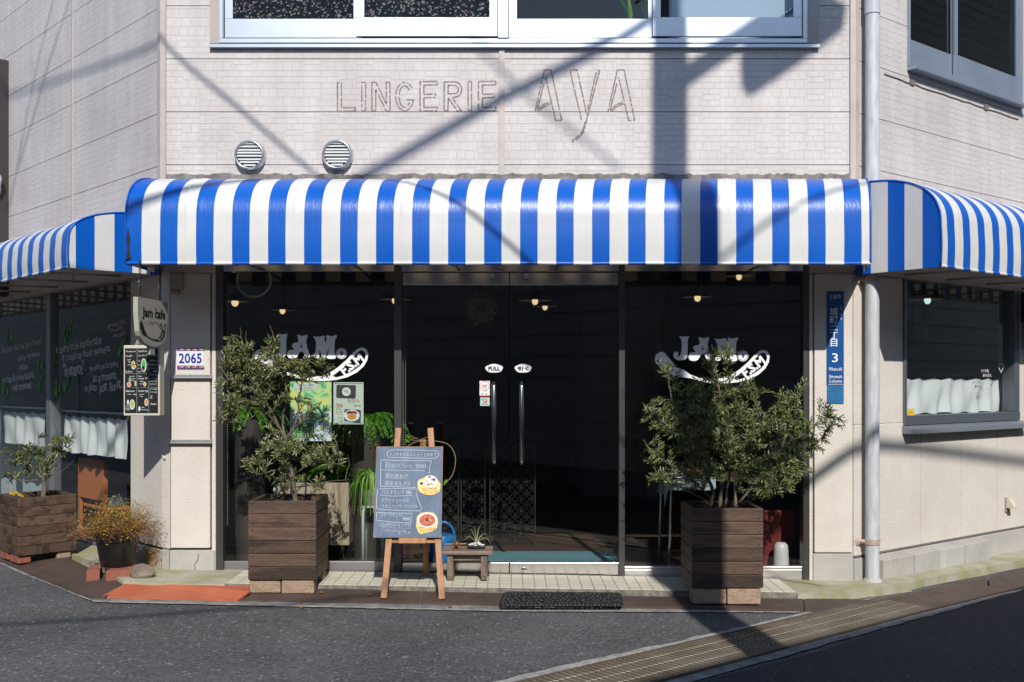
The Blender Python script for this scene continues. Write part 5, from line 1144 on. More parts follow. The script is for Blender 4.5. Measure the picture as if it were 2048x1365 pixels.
K = lambda x, y: ((x-495)/860*2*bw, (1280-y)/1200*bh)
b = MB()
def bt(body, x0_, x1_, y, h, bold=-.010): xx, zz = K((x0_+x1_)/2, y); b.text(PB, body, xx, zz, h/1200*bh, (x1_-x0_)/860*2*bw, .002, bold, -.012, jit=.0015)
def bl(pts, w=6, closed=False): b.stroke(PB, [K(*p) for p in pts], w/860*2*bw, .002, closed)
b.mat(0)
bl([(230,130),(330,122),(600,128),(850,138),(875,170),(868,215),(830,238),(600,236),(300,226),(225,222),(203,190),(212,150)], 6, True)
bt('ランチタイムメニュー 2:30まで', 230, 845, 184, 52)
bl([(125,255),(128,420),(130,610)], 6); bl([(135,258),(400,268),(785,272)], 6); bl([(780,275),(762,340),(755,440)], 5); bl([(738,425),(755,442),(775,425)], 5); bl([(130,612),(350,618),(580,630)], 6); bl([(562,615),(584,630),(566,640)], 5)
bl([(190,295),(245,292),(245,370),(188,360)], 4, True); bt('日', 202, 235, 330, 50); bt('替わりプレート', 262, 530, 340, 66); bt('900', 580, 712, 345, 50, -.015); bl([(150,392),(420,400),(700,404)], 5)
bt('鶏の唐あげ', 190, 480, 475, 66); bt('南蛮タルタル', 190, 522, 572, 66)
bl([(95,645),(88,760),(90,905),(130,918),(400,930),(655,938),(672,908),(640,830),(605,740),(597,650),(350,640),(120,645)], 6)
bt('パスタランチ 980', 150, 535, 690, 60); bl([(130,732),(300,742),(545,735)], 5); bt('ホワイトソースの', 150, 505, 798, 56); bt('きのこハンバーグパスタ', 160, 610, 875, 50)
bl([(95,958),(320,965),(550,968),(535,1090),(480,1095),(280,1082),(95,1060)], 6, True); bt('バターチキンカレー', 145, 480, 990, 48); bt('950', 430, 520, 1040, 44, 0)
bt('+250円でドリンク付', 130, 540, 1125, 56); bt('アフタースイーツも', 160, 480, 1195, 40); bt('どうぞ', 380, 545, 1222, 36)
b.mat(1); bl([(190,512),(480,516)], 4); bl([(190,600),(530,608)], 4); bl([(160,1158),(540,1168)], 4)
b.build('chalk_writing', [mat('chalk_white', (.55,.6,.66), .9), pm('chalk_pink', (.42,.33,.42), .9)], CB)
def foodcard(x, y, kind):
    b = MB(); o = [(608,560),(625,525),(690,500),(720,472),(770,465),(830,485),(870,530),(905,580),(905,640),(890,690),(830,722),(770,730),(700,720),(640,690),(612,640)] if kind == 0 else [(612,1010),(660,965),(740,950),(830,965),(872,1020),(885,1090),(870,1160),(820,1205),(740,1225),(660,1240),(630,1210),(605,1140)]
    b.poly([[PB.p(*K(*p), .001) for p in o]], PB.n*.003); b.mi = 1
    if kind == 0:
        x_, z_ = K(780,550); b.disc(PB, x_, z_, .046, .043, .0062); x_, z_ = K(660,575); b.disc(PB, x_, z_, .018, .017, .0062)
        for px, py, r_, m_ in ((660,575,.013,2),(762,490,.010,3),(820,525,.012,2),(735,540,.012,4),(785,580,.010,5),(790,515,.006,6),(810,595,.010,4),(750,590,.010,3)): b.mi = m_; x_, z_ = K(px,py); b.disc(PB, x_, z_, r_, r_*.85, .0078, 10)
        b.mi = 2; xx, zz = K(760,645); b.text(PB, 'プレートランチ', xx, zz, .013, .10, .006, .01, .04); xx, zz = K(775,672); b.text(PB, 'サラダ・スープ・ごはん', xx, zz, .009, .11, .006); b.mi = 6; xx, zz = K(790,697); b.text(PB, 'コーヒー付', xx, zz, .010, .10, .006, .03, .08)
    else:
        x_, z_ = K(745,1060); b.disc(PB, x_, z_, .066, .052, .0062); b.mi = 6; b.disc(PB, x_, z_, .057, .043, .0072)
        rq = random.Random(2)
        for i in range(26): b.mi = rq.choice((4,5,7,7)); a = rq.uniform(0,6.28); q = rq.uniform(.0,.9); b.disc(PB, x_+.05*q*math.cos(a), z_+.037*q*math.sin(a), .008, .006, .0082+.0003*i, 8)
        b.mi = 2; b.disc(PB, x_, z_+.003, .014, .010, .0172, 8); xx, zz = K(715,1155); b.text(PB, 'あつあつグラタン', xx, zz, .010, .09, .006, .01, .04); b.mi = 6; xx, zz = K(748,1180); b.text(PB, 'スープパスタ', xx, zz, .012, .11, .006, .03, .12); b.mi = 2; xx, zz = K(765,1203); b.text(PB, 'セットで', xx, zz, .009, .08, .006, .01, .1)
    b.build('picture_card', [pm('card_yellow', (.72,.53,.16), .5), M['white'], pm('ink_brown', (.06,.03,.02)), pm('food_brown', (.3,.14,.06)), pm('food_cream', (.62,.45,.25)), pm('food_amber', (.65,.3,.05)), pm('food_red', (.5,.08,.03)), pm('food_coral', (.6,.2,.1))], CB)
foodcard(0, 0, 0); foodcard(0, 0, 1)
# trailing vine over the easel
b = MB(); r6 = random.Random(8)
pts = [at(px, py, -.36) for px, py in ((815,893),(830,885),(855,882),(880,884),(897,890),(908,905),(911,925),(905,950),(893,965))]; b.tube(crom(pts, 5), .0022, 5)
for A_, B_ in (((815,880),(862,890)), ((822,872),(850,892)), ((808,888),(835,876)), ((840,880),(865,876))): b.tube([at(*A_, -.37), at((A_[0]+B_[0])/2, (A_[1]+B_[1])/2-3, -.37), at(*B_, -.38)], .0014, 4)
b.mat(1)
for px, py in ((822,876),(820,884),(889,961),(893,958)): leaf(b, at(px,py,-.365), V((r6.uniform(-1,1),-.3,r6.uniform(-1,.4))), .045, .03, r6)
tag(b.build('vine', [mat('vine_stem', (.35,.26,.14), .7), M['ferny']], org=at(861,884,-.36)), 'dry trailing vine twig looped over the top of the easel', 'vine')

# ------------------------------------------------------------ little bench and what stands on it
BN = thing('small_bench', (-.33,-.2,.07), 'low weathered plank bench with two slab legs on the tiled step', 'bench')
zt = .300; y0, y1 = -.33, -.09; x0, x1 = (884-1024)/FPX*7.24, (985-1024)/FPX*7.24
b = MB(); b.box((x0,y0,zt-.026),(x1,y0+.118,zt)); b.box((x0,y0+.122,zt-.026),(x1,y1,zt)); b.build('seat', M['bench'], BN, bevel=.004)
for xa in (x0+.035, x1-.085):
    for yo in (y0+.02, y1-.10):
        b = MB(); P = [(yo,zt-.0265),(yo+.085,zt-.0265),(yo+.085,.12),(yo+.072,.088),(yo+.045,.072+.0),(yo+.015,.088),(yo,.12)]; b.poly([[V((xa,y,z)) for y, z in P]], (.045,0,0)); b.build('leg', wood_mat('bench_leg', (.11,.075,.05), (.27,.20,.15), 2, 3.4), BN, bevel=.004)
b = MB(); b.box((x0+.081,y0+.05,zt-.075),(x1-.0855,y0+.075,zt-.027)); b.build('stretcher', M['bench'], BN, bevel=.003)
c = at(913,1086,-.22); c.z = zt+.028
OR = thing('wooden_figure', V((c.x,c.y,zt)), 'small carved brown figure carrying a rod on the little bench', 'figurine')
wm = mat('carved_wood', (.16,.07,.03), .4, var=.3, vscale=20)
b = MB(); b.lathe((c.x,c.y,zt+.012), [(0,.0),(.020,.004),(.027,.02),(.024,.036),(.012,.045),(0,.047)], 18); b.build('body', wm, OR, smooth=True)
b = MB(); b.tube([(c.x-.085,c.y-.005,c.z+.006),(c.x+.075,c.y-.005,c.z+.010)], .006, 8); b.build('rod', wm, OR)
for s in (-1, 1): b = MB(); b.tube([(c.x+s*.018,c.y-.018,zt+.03),(c.x+s*.021,c.y-.03,zt+.012),(c.x+s*.02,c.y-.034,zt+.002)], [.008,.008,.011], 8); b.build('foot', wm, OR, smooth=True)
c = at(953,1090,-.21); c.z = zt
GB = thing('glass_dish', c, 'dark scalloped glass dish heaped with white pebbles on the bench', 'dish')
b = MB(); n = 36; pr_ = [(.045,0),(.062,.012),(.074,.03),(.070,.031),(.058,.014)]; vs = []; fs = []
for i in range(n):
    a = 6.2832*i/n; k = 1+.05*math.sin(a*12)
    for r_, h_ in pr_: vs.append(c+V((r_*k*math.cos(a), r_*k*math.sin(a)*.85, h_)))
for i in range(n):
    for j in range(4): fs.append((i*5+j, ((i+1)%n)*5+j, ((i+1)%n)*5+j+1, i*5+j+1))
b.add(vs, fs); b.build('dish', mat('dark_glass', (.03,.03,.045), .08, spec=.9), GB, smooth=True)
b = MB(); r7 = random.Random(3)
for i in range(44):
    a = r7.uniform(0,6.28); q = .06*math.sqrt(r7.random()); p = c+V((q*math.cos(a), q*.85*math.sin(a), .026+.022*(1-q/.06)+r7.uniform(-.003,.003))); s = r7.uniform(.007,.012)
    b.lathe(p, [(0,-s*.7),(s*.8,-s*.4),(s,0),(s*.7,s*.5),(0,s*.7)], 6, (r7.uniform(-.4,.4),r7.uniform(-.4,.4),1))
b.build('pebbles', mat('pebble', (.62,.6,.56), .7, var=.2, vscale=30), GB)
b = MB()
for (dx, dz, ln) in ((-.05,.10,1),(-.085,.02,1),(.03,.13,1),(.08,.05,1),(.105,-.005,1),(-.02,.12,1),(.05,.02,1),(.012,.10,1)):
    p0 = c+V((0,0,.045)); p2 = c+V((dx*1.0, r7.uniform(-.04,.01), .05+dz)); p1 = (p0+p2)/2+V((dx*.1,0,.035)); b.tube(crom([p0,p1,p2],5), .0028, 5, .0008)
tag(b.build('air_plant', mat('air_plant', (.30,.33,.16), .6), org=c+V((0,0,.045))), 'spindly green air plant sprouting from the dish of pebbles', 'plant')
# rubber doormat
b = MB(); r8 = random.Random(12)
P0 = [gp(1013,1190,.05), gp(1237,1192,.05), gp(1241,1214,.03), gp(1003,1214,.03)]
def dm(u, v): p = (P0[0]*(1-u)+P0[1]*u)*(1-v)+(P0[3]*(1-u)+P0[2]*u)*v; return p+V((0,0,.012))
nN = ((P0[1]-P0[0]).cross(P0[3]-P0[0])).normalized(); nN = nN if nN.z > 0 else -nN
for i in range(24):
    for j in range(6):
        u, v = (i+.5+(.5 if j % 2 else 0))/24.6, (j+.5)/6; r_ = r8.uniform(.010,.021); b.ring(dm(u, v)+V((r8.uniform(-.005,.005), r8.uniform(-.004,.004), r8.uniform(-.002,.003))), r_, .0065, nN, 12, 5)
for k in range(26):
    u, v = r8.random(), r8.random(); pts = []
    for t in range(9): a = t*.55; pts.append(dm(min(1,max(0,u+.035*math.cos(a+k)*(1-t*.07))), min(1,max(0,v+.16*math.sin(a+k)*(1-t*.07))))+V((0,0,.005)))
    b.tube(pts, .0065, 5)
for side in (0, 1):
    for i in range(30): b.ring(dm((i+.5)/30, side*1.0), .014, .008, nN, 10, 5)
for side in (0, 1):
    for i in range(6): b.ring(dm(side*1.0, (i+.5)/6), .014, .008, nN, 10, 5)
tag(b.build('doormat', M['rubber'], org=P0[0], smooth=True), 'black openwork rubber doormat lying on the ramp plate before the doors', 'doormat')

# ------------------------------------------------------------ seen through the glass
FZ = .06
def lamp(px, py, wpx, y, label, shade='black', warm=(1,.72,.4), F=None):
    c = at(px, py, y); d = y-CAMY; r = wpx/2*d/FPX
    root = thing('pendant_lamp', c, label, 'pendant lamp', 'enamel pendant lamps in the cafe')
    b = MB(); b.lathe(c, [(r,0),(r*.97,.01),(r*.80,r*.28),(r*.45,r*.52),(r*.30,r*.62),(r*.26,r*1.0),(r*.12,r*1.05),(0,r*1.06)], 28); b.mat(1); b.lathe(c, [(r*.985,.002),(r*.78,r*.27),(r*.43,r*.5),(0,r*.55)], 28)
    b.build('shade', [mat('enamel', (.016,.016,.018), .3), pm('enamel_inside', (.45,.38,.28), .5)], root, auto=50)
    b = MB(); b.lathe(c+V((0,0,-.015)), [(0,-.03),(.02,-.022),(.032,0),(.03,.02),(.015,.05),(0,.06)], 16); m = M.get('bulb%s' % (warm,)) or mat('bulb', warm, .4, emit=.9); M['bulb%s' % (warm,)] = m; b.build('bulb', m, root, smooth=True)
    b = MB(); b.tube([c+V((0,0,r*1.05)), V((c.x,c.y,2.98))], .005, 5); b.build('cord', M['black'], root)
    return root
lamp(470,604,52,1.4, 'pendant lamp nearest the dark jamb of the leafy pane'); lamp(565,621,50,3.6, 'low pendant lamp deep in the room between two brighter ones'); lamp(790,600,64,2.4, 'pendant lamp half hidden by the dark mullion beside the doors')
lamp(1070,602,66,2.6, 'large pendant lamp behind the door glass past the dried wreath'); lamp(1090,614,50,4.6, 'unlit looking pendant lamp partly behind the large one'); lamp(1395,595,60,2.2, 'pendant lamp above the logo on the pane by the blue sign'); lamp(1478,553,56,3.4, 'high pendant lamp just under the header, deep in the room')
cs, cz = FR.w(1855, 600, -.9); c = FR.p(cs, -.9, cz); lamp(1855,600,70,c.y, 'pendant lamp behind the slate framed window', warm=(.75,1,.9))
def leafstrip(b, pts, w, up=V((0,0,1))):
    P = crom([V(p) for p in pts], 4); vs = []; n = len(P)
    for i, p in enumerate(P):
        t = P[min(i+1,n-1)]-P[max(i-1,0)]; s = t.cross(up); s = s.normalized() if s.length > 1e-6 else V((1,0,0)); k = w*math.sin(math.pi*(.12+.88*(1-i/(n-1))))*.5
        vs += [p+s*k, p-V((0,0,w*.12)), p-s*k]
    b.add(vs, [(i*3+j, i*3+j+1, i*3+j+4, i*3+j+3) for i in range(n-1) for j in (0,1)])
# wreath on the inside of the door glass
c = at(963,616,.16); r9 = random.Random(5); b = MB()
for i in range(420):
    a = r9.uniform(0,6.2832); q = .085+r9.gauss(0,.018); p = c+V((q*math.cos(a), r9.uniform(-.02,.03), q*1.05*math.sin(a))); leaf(b, p, V((r9.uniform(-1,1),r9.uniform(-1,.3),r9.uniform(-1,1))), .024, .018, r9)
b.mat(1).tube([c+V((0,0,-.09)), c+V((.005,0,-.16))], .004, 4)
tag(b.build('wreath', [leaf_mat('dried_flower', (.30,.24,.14), .2, .8), M['bark']], org=c), 'dried flower wreath hanging behind the door glass above the stickers', 'wreath')
c = at(508,560,.35); b = MB(); b.ring(c, .135, .010, (0,-1,.05), 36, 6); tag(b.build('hoop', M['white'], org=c, smooth=True), 'thin white hoop hung behind the pane just under the header', 'hoop')
# posters on the inside of the pane
P = PF(at(621.5,823,.058), (1,0,0), (0,0,1)); hw, hh = 41.5*7.63/FPX, 59.5*7.63/FPX
PO = thing('poster', P.o, 'tall green and yellow leaf poster taped inside the pane behind the olive', 'poster', 'posters inside the pane')
b = MB(); b.pbox(P, -hw-.006, hw+.006, -hh-.006, hh+.006, -.006, -.002); b.build('frame', M['black'], PO)
b = MB(); b.pbox(P, -hw, hw, -hh, hh, -.0015, .001); b.build('sheet', mat('poster_sheet', (.66,.80,.84), .6), PO)
def blotch(name, cols, sc, seed):
    m = mat(name, cols[0], .55); bs = bsdf(m); tc = N(m, 'TexCoord'); mp = N(m, 'Mapping'); mp.inputs['Location'].default_value = (seed, 0, seed*2); L(m, tc.outputs['Object'], mp.inputs[0])
    n = N(m, 'TexNoise', Scale=sc, Detail=3, Distortion=1.2); L(m, mp.outputs[0], n.inputs[0]); rp = N(m, 'ValToRGB'); rp.color_ramp.interpolation = 'B_SPLINE'
    while len(rp.color_ramp.elements) < len(cols): rp.color_ramp.elements.new(.5)
    for i, k in enumerate(cols): rp.color_ramp.elements[i].position = .28+.44*i/(len(cols)-1); rp.color_ramp.elements[i].color = (*k,1)
    L(m, n.outputs[0], rp.inputs[0]); L(m, rp.outputs[0], bs.inputs['Base Color']); return m
b = MB(); b.pbox(P, -hw+.001, hw-.001, .0, hh-.001, .0015, .003); b.build('printed_leaves', blotch('leaf_print', [(.02,.32,.27),(.08,.5,.12),(.6,.8,.5),(.75,.72,.04),(.85,.82,.25)], 11, 3), PO)
b = MB(); b.pbox(P, -.01, hw-.02, -.083, -.01, .0015, .003); b.pbox(P, -hw+.012, .03, -hh+.025, -.09, .0015, .003); b.build('small_picture', blotch('leaf_print_small', [(.02,.09,.05),(.1,.3,.08),(.35,.5,.3),(.05,.28,.3)], 22, 7), PO)
b = MB(); b.pbox(P, -hw+.03, .055, hh-.062, hh-.012, .0035, .005); b.build('caption_box', pm('caption_pale', (.6,.68,.6)), PO); b = MB(); b.text(P, '季節のおいしい珈琲を', -.035, hh-.028, .014, .115, .0065, .01); b.text(P, 'お楽しみください。', -.035, hh-.048, .014, .105, .0065, .01); b.build('caption', pm('ink_grey', (.16,.18,.18)), PO)
P = PF(at(697,807,.058), (1,0,0), (0,0,1)); hw, hh = 30*7.63/FPX, 42*7.63/FPX
PO = thing('poster', P.o, 'pale green hand lettered dessert menu sheet with two photographs inside the pane', 'poster', 'posters inside the pane')
b = MB(); b.pbox(P, -hw, hw, -hh, hh, -.003, .001); b.mat(1); b.stroke(P, [(-hw+.006,hh-.009),(hw-.006,hh-.010)], .004, .002); b.stroke(P, [(-hw+.006,-hh+.010),(hw-.006,-hh+.009)], .004, .002); b.build('sheet', [mat('pale_green_paper', (.58,.66,.56), .6), pm('ink_green3', (.03,.2,.06))], PO)
X = lambda x, y: ((x-1238)/545*2*hw, (512-y)/770*2*hh)
b = MB(); o = [X(*p) for p in ((1020,190),(1040,172),(1360,180),(1375,200),(1368,415),(1350,428),(1030,415),(1016,395))]; b.poly([[P.p(x,z,.0015) for x,z in o]], P.n*.001); b.mat(1); x, z = X(1200,300); b.disc(P, x, z, .033, n0=.004); b.mat(2); b.text(P, 'Cafe', x-.004, z+.008, .016, .035, .0055, .005, .15); b.text(P, 'sweets', x+.006, z-.008, .009, .025, .0055)
b.build('photograph', [mat('speckled_slate', (.05,.05,.06), .5, var=.9, vscale=90), M['white'], pm('ink', (.02,.02,.02))], PO)
b = MB(); o = [X(*p) for p in ((1165,630),(1180,620),(1450,630),(1465,650),(1460,880),(1160,835))]; b.poly([[P.p(x,z,.0015) for x,z in o]], P.n*.001); x, z = X(1300,735); b.mat(1).disc(P, x, z, .060, .045, .004); b.mat(2).disc(P, x, z-.006, .034, .026, .0052); b.mat(4).disc(P, x, z+.010, .033, .010, .0064); b.mat(3)
for i in range(5): b.disc(P, x-.028+.014*i, z+.022+.005*(i%2), .013, .010, .0072+.0004*i, 10)
b.build('photograph', [pm('photo_dark', (.06,.065,.08)), M['white'], pm('flan', (.62,.27,.03)), pm('berry', (.25,.02,.03)), pm('food_cream', (.62,.45,.25))], PO)
b = MB()
for body, x, y, h, w in (('チーズケーキ',1320,445,26,190),('ベリーソース',1325,487,24,220),('セット',1300,515,20,90),('単品 480',1400,548,22,130),('セット 780',1400,572,22,130),('プリン',1075,522,30,110),('とろける',1080,553,26,100),('なめらか',1060,597,18,100),('自家製',1055,622,16,90),('ほろにが',1068,660,18,120),('カラメル',1068,690,18,120),('ソース',1090,718,18,90),('単品 380',1090,775,18,90),('セット',1105,800,18,60),('ドリンク付',1095,825,18,100),('680',1115,845,18,40)):
    x_, z_ = X(x, y); b.text(P, body, x_, z_, h/770*2*hh*.8, w/545*2*hw, .002, .01)
b.mat(1)
for p, q in (((1000,540),(1135,543)),((1025,570),(1140,574)),((1215,467),(1435,470))): b.stroke(P, [X(*p), X(*q)], .003, .0025)
b.build('lettering', [pm('ink', (.02,.02,.02)), pm('ink_red', (.6,.05,.03))], PO)
# plants behind the glass
def fern(c, n, ln, seed, label, droop=.6, dirs=None, zb=None):
    rq = random.Random(seed); root = thing('fern', c, label, 'fern', 'indoor ferns'); b = MB(); c = V(c)
    for i in range(n):
        a = rq.uniform(0,6.28) if dirs is None else rq.uniform(*dirs); e = V((math.cos(a), math.sin(a)*.55, 0)); l = ln*rq.uniform(.7,1.1)
        P = crom([c, c+e*l*.35+V((0,0,l*.28)), c+e*l*.75+V((0,0,l*.1)), c+e*l+V((0,0,-l*droop*rq.uniform(.4,1)))], 7); s = e.cross(V((0,0,1)))
        b.mi = 0; b.tube(P, .0022, 4, .001, cap=False)
        for k in range(4, len(P)):
            f = 1-abs(k/len(P)-.45)*1.3; t = (P[k]-P[k-1]).normalized()
            for sg in (1,-1): b.mi = rq.choice((0,1)); leaf(b, P[k], s*sg+t*.5+V((0,0,-.35)), .085*max(.25,f)*l/.4, .018, rq)
    b.build('fronds', [M['fern'], M['ferny']], root, norm=False); 
    b = MB(); pz = c.z-.02; b.lathe((c.x,c.y,FZ), [(0,0),(.10,0),(.12,.22),(.125,pz-FZ-.02),(.10,pz-FZ),(0,pz-FZ)], 20); b.build('pot_stand', pm('plant_stand', (.05,.04,.035)), root)
    return root
fern(at(735,850,.55), 34, .34, 4, 'bright fern arching behind the dessert menu sheet', .7); fern(at(690,955,1.1), 26, .4, 6, 'shaded fern low behind the posters', .5); fern(at(500,835,.6), 30, .34, 9, 'fern glimpsed through the branches of the sparse olive', .5)
c = at(742,978,.32); SPd = thing('spider_plant', c, 'spider plant with long striped leaves spilling from a grey pot beside the chalkboard', 'spider plant'); b = MB(); rq = random.Random(2)
for i in range(95):
    a = rq.uniform(0,6.28); l = rq.uniform(.12,.26); e = V((math.cos(a), math.sin(a)*.7, 0)); b.mi = 0 if rq.random() < .6 else 1; h_ = rq.uniform(.05,.16)
    leafstrip(b, [c+e*.02, c+e*l*.35+V((0,0,h_)), c+e*l*.75+V((0,0,h_*.6)), c+e*l*.95+V((0,0,-rq.uniform(.02,.2)))], .012)
b.build('leaves', [M['ferny'], leaf_mat('spider_pale', (.42,.5,.2), .3)], SPd, norm=False)
b = MB(); b.lathe((c.x,c.y,c.z-.13), [(0,0),(.055,0),(.075,.12),(.078,.13),(.06,.13),(0,.12)], 20); b.build('pot', pm('grey_pot', (.22,.24,.24), .4), SPd, auto=40)
ST = thing('plant_stand', (c.x,c.y,FZ), 'pale tubular stand carrying the spider plant', 'plant stand'); zt = c.z-.131
for dx, dy in ((-.055,-.05),(.10,-.05),(-.055,.12),(.10,.12)):
    b = MB(); b.tube([(c.x+dx,c.y+dy,FZ),(c.x+dx,c.y+dy,zt-.04),(c.x+dx*.8,c.y+dy*.8,zt-.012),(c.x+dx*.5,c.y+dy*.5,zt-.008)], .013, 10); b.build('leg', pm('pale_tube', (.5,.6,.52), .35), ST, smooth=True)
b = MB(); b.box((c.x-.07,c.y-.06,zt-.012),(c.x+.11,c.y+.13,zt)); b.build('shelf', pm('pale_tube', (.5,.6,.52), .35), ST)
# crate on castors
xa, xb = -1.86, -1.293; ya = .33; z0c, z1c = .235, .735
CT = thing('crate_cart', ((xa+xb)/2,ya,FZ), 'pale wooden crate on castors with a slanted side behind the leafy pane', 'cart')
b = MB(); pts = [V((xb,ya,z0c)), V((xb,ya,z1c)), V((xb,ya+.70,.39)), V((xb,ya+.70,.27))]; b.poly([pts], (.0-(xb-xa),0,0)); b.build('body', wood_mat('crate_wood', (.32,.23,.15), (.55,.46,.34), 2, 2.6), CT, bevel=.006)
for x in (xa+.06, xb-.06):
    for y in (ya+.07, ya+.6): b = MB(); b.ring((x,y,FZ+.04), .028, .012, (1,0,0), 14, 6); b.tube([(x,y,FZ+.05),(x,y,z0c-.001 if y < ya+.3 else .25)], .012, 6); b.build('castor', M['chrome'], CT)
b = MB(); b.tube([at(575,985,.55)+V((-.1,0,0)), at(575,985,.55)+V((.1,0,0))], .07, 16); tag(b.build('paper_roll', pm('paper', (.55,.53,.5)), org=at(575,985,.55)), 'pale roll of paper lying on the crate behind the olive stem', 'roll')
c = at(885,1110,.33); WC = thing('watering_can', (c.x,c.y,FZ), 'blue plastic watering can on the floor behind the chalkboard', 'watering can'); wm_ = mat('blue_plastic', (.01,.16,.42), .35)
b = MB(); b.lathe((c.x,c.y,FZ), [(0,0),(.095,0),(.10,.02),(.10,.22),(.085,.26),(.06,.27),(0,.27)], 26); b.build('body', wm_, WC, auto=40); b = MB(); b.tube(crom([V((c.x-.06,c.y,FZ+.26)), V((c.x,c.y,FZ+.36)), V((c.x+.08,c.y,FZ+.31)), V((c.x+.10,c.y,FZ+.2))], 6), .012, 8); b.build('handle', wm_, WC, smooth=True); b = MB(); b.tube([(c.x-.09,c.y,FZ+.06),(c.x-.2,c.y,FZ+.24)], .02, 10, .014); b.build('spout', wm_, WC)
b = MB(); b.box((-.20,.50,FZ+.001),(.87,1.02,FZ+.014)); tag(b.build('indoor_mat', mat('teal_carpet', (.11,.25,.31), .95, var=.6, vscale=160, bump=.006, bscale=220), org=(.3,.3,FZ), bevel=.004), 'blue green carpet mat on the floor just inside the doors', 'doormat')
# beaded iron screen
SC = thing('iron_screen', (-.3,1.35,FZ), 'openwork iron screen of rings and glass beads behind the door glass', 'screen'); y = 1.35; sx = lambda px: (px-1024)/FPX*(y-CAMY)
wi = mat('wrought_iron', (.05,.048,.045), .35, .5); gb = mat('glass_bead', (.10,.11,.11), .1, spec=.7)
for px0, px1, py0 in ((862,917,880),(922,970,900),(980,1070,868)):
    b = MB(); x0, x1 = sx(px0), sx(px1); zt_ = CAMZ+(765-py0)/FPX*(y-CAMY); r_ = .026; nx_ = max(1, round((x1-x0)/(2*r_))); nz = int((zt_-FZ-.03)/(2*r_)); rx = (x1-x0)/nx_/2; rq = random.Random(px0)
    for i in range(nx_):
        for k in range(nz):
            cc = V((x0+rx*(2*i+1), y, FZ+.03+r_*(2*k+1))); b.mat(0).ring(cc, min(rx, r_)-.003, .003, (0,1,0), 12, 4)
            if (i+k) % 2 == 0: b.mat(1).lathe(cc, [(0,-.012),(.007,-.006),(.009,0),(.007,.006),(0,.008)], 8, (0,1,0))
    b.build('ring_panel', [wi, gb], SC)
    for x in (x0, x1): b = MB(); b.box((x-.006,y-.006,FZ),(x+.006,y+.006,zt_+.02)); b.build('post', wi, SC)
# table with cloth, bin, red stand
TB = thing('cafe_table', (1.55,.62,FZ), 'dark cafe table with thin steel legs behind the bushy olive', 'table'); b = MB(); b.box((1.26,.45,.735),(1.95,1.05,.76)); b.build('tabletop', M['floor'], TB, bevel=.004)
for x, y in ((1.29,.48),(1.92,.48),(1.29,1.02),(1.92,1.02)): b = MB(); b.tube([(x-.02 if x < 1.5 else x+.02,y,FZ),(x,y,.734)], .011, 8); b.build('leg', M['chrome'], TB)
b = MB(); vs = []; n = 16
for i in range(n+1):
    for j in range(n+1):
        u, v = i/n, j/n; x = 1.14+.5*u; y = .40+.42*v; dr = max(0, 1.262-x)*1.25+max(0, .452-y)*1.9
        vs.append(V((x if x > 1.255 else 1.255-(1.255-x)*.25, y if y > .448 else .448-(.448-y)*.15, .7655-dr+.008*math.sin(u*13+v*5)*(1 if dr > 0 else .2)))) 
b.add(vs, [(i*(n+1)+j, (i+1)*(n+1)+j, (i+1)*(n+1)+j+1, i*(n+1)+j+1) for i in range(n) for j in range(n)])
tag(b.build('tablecloth', mat('pale_cloth', (.36,.42,.43), .85), org=(1.3,.45,.76), smooth=True), 'pale blue grey cloth hanging over the corner of the cafe table', 'tablecloth')
b = MB(); b.lathe((1.5,.62,.775), [(0,0),(.07,0),(.10,.035),(.095,.037),(.06,.01)], 20); tag(b.build('bowl', pm('terracotta_red', (.30,.06,.03), .4), org=(1.5,.62,.775), smooth=True), 'red brown bowl on the cloth covered table', 'bowl')
c = at(1562,1115,.30); b = MB(); k = .58; b.lathe((c.x,c.y,FZ), [(.112*k,0),(.118*k,.006),(.110*k,.01),(.098*k,.15),(.088*k,.185),(.06*k,.203),(0,.207)], 30)
tag(b.build('waste_bin', mat('white_plastic', (.66,.62,.62), .4, var=.1, vscale=14), org=(c.x,c.y,FZ), auto=40), 'white plastic bin upside down on the floor by the red stand', 'bin')
b = MB(); b.box((2.02,.42,FZ),(2.26,.46,.50)); tag(b.build('red_stand', mat('dark_red', (.16,.022,.016), .5), org=(2.1,.44,FZ), bevel=.004), 'dark red board standing behind the upturned bin', 'board')
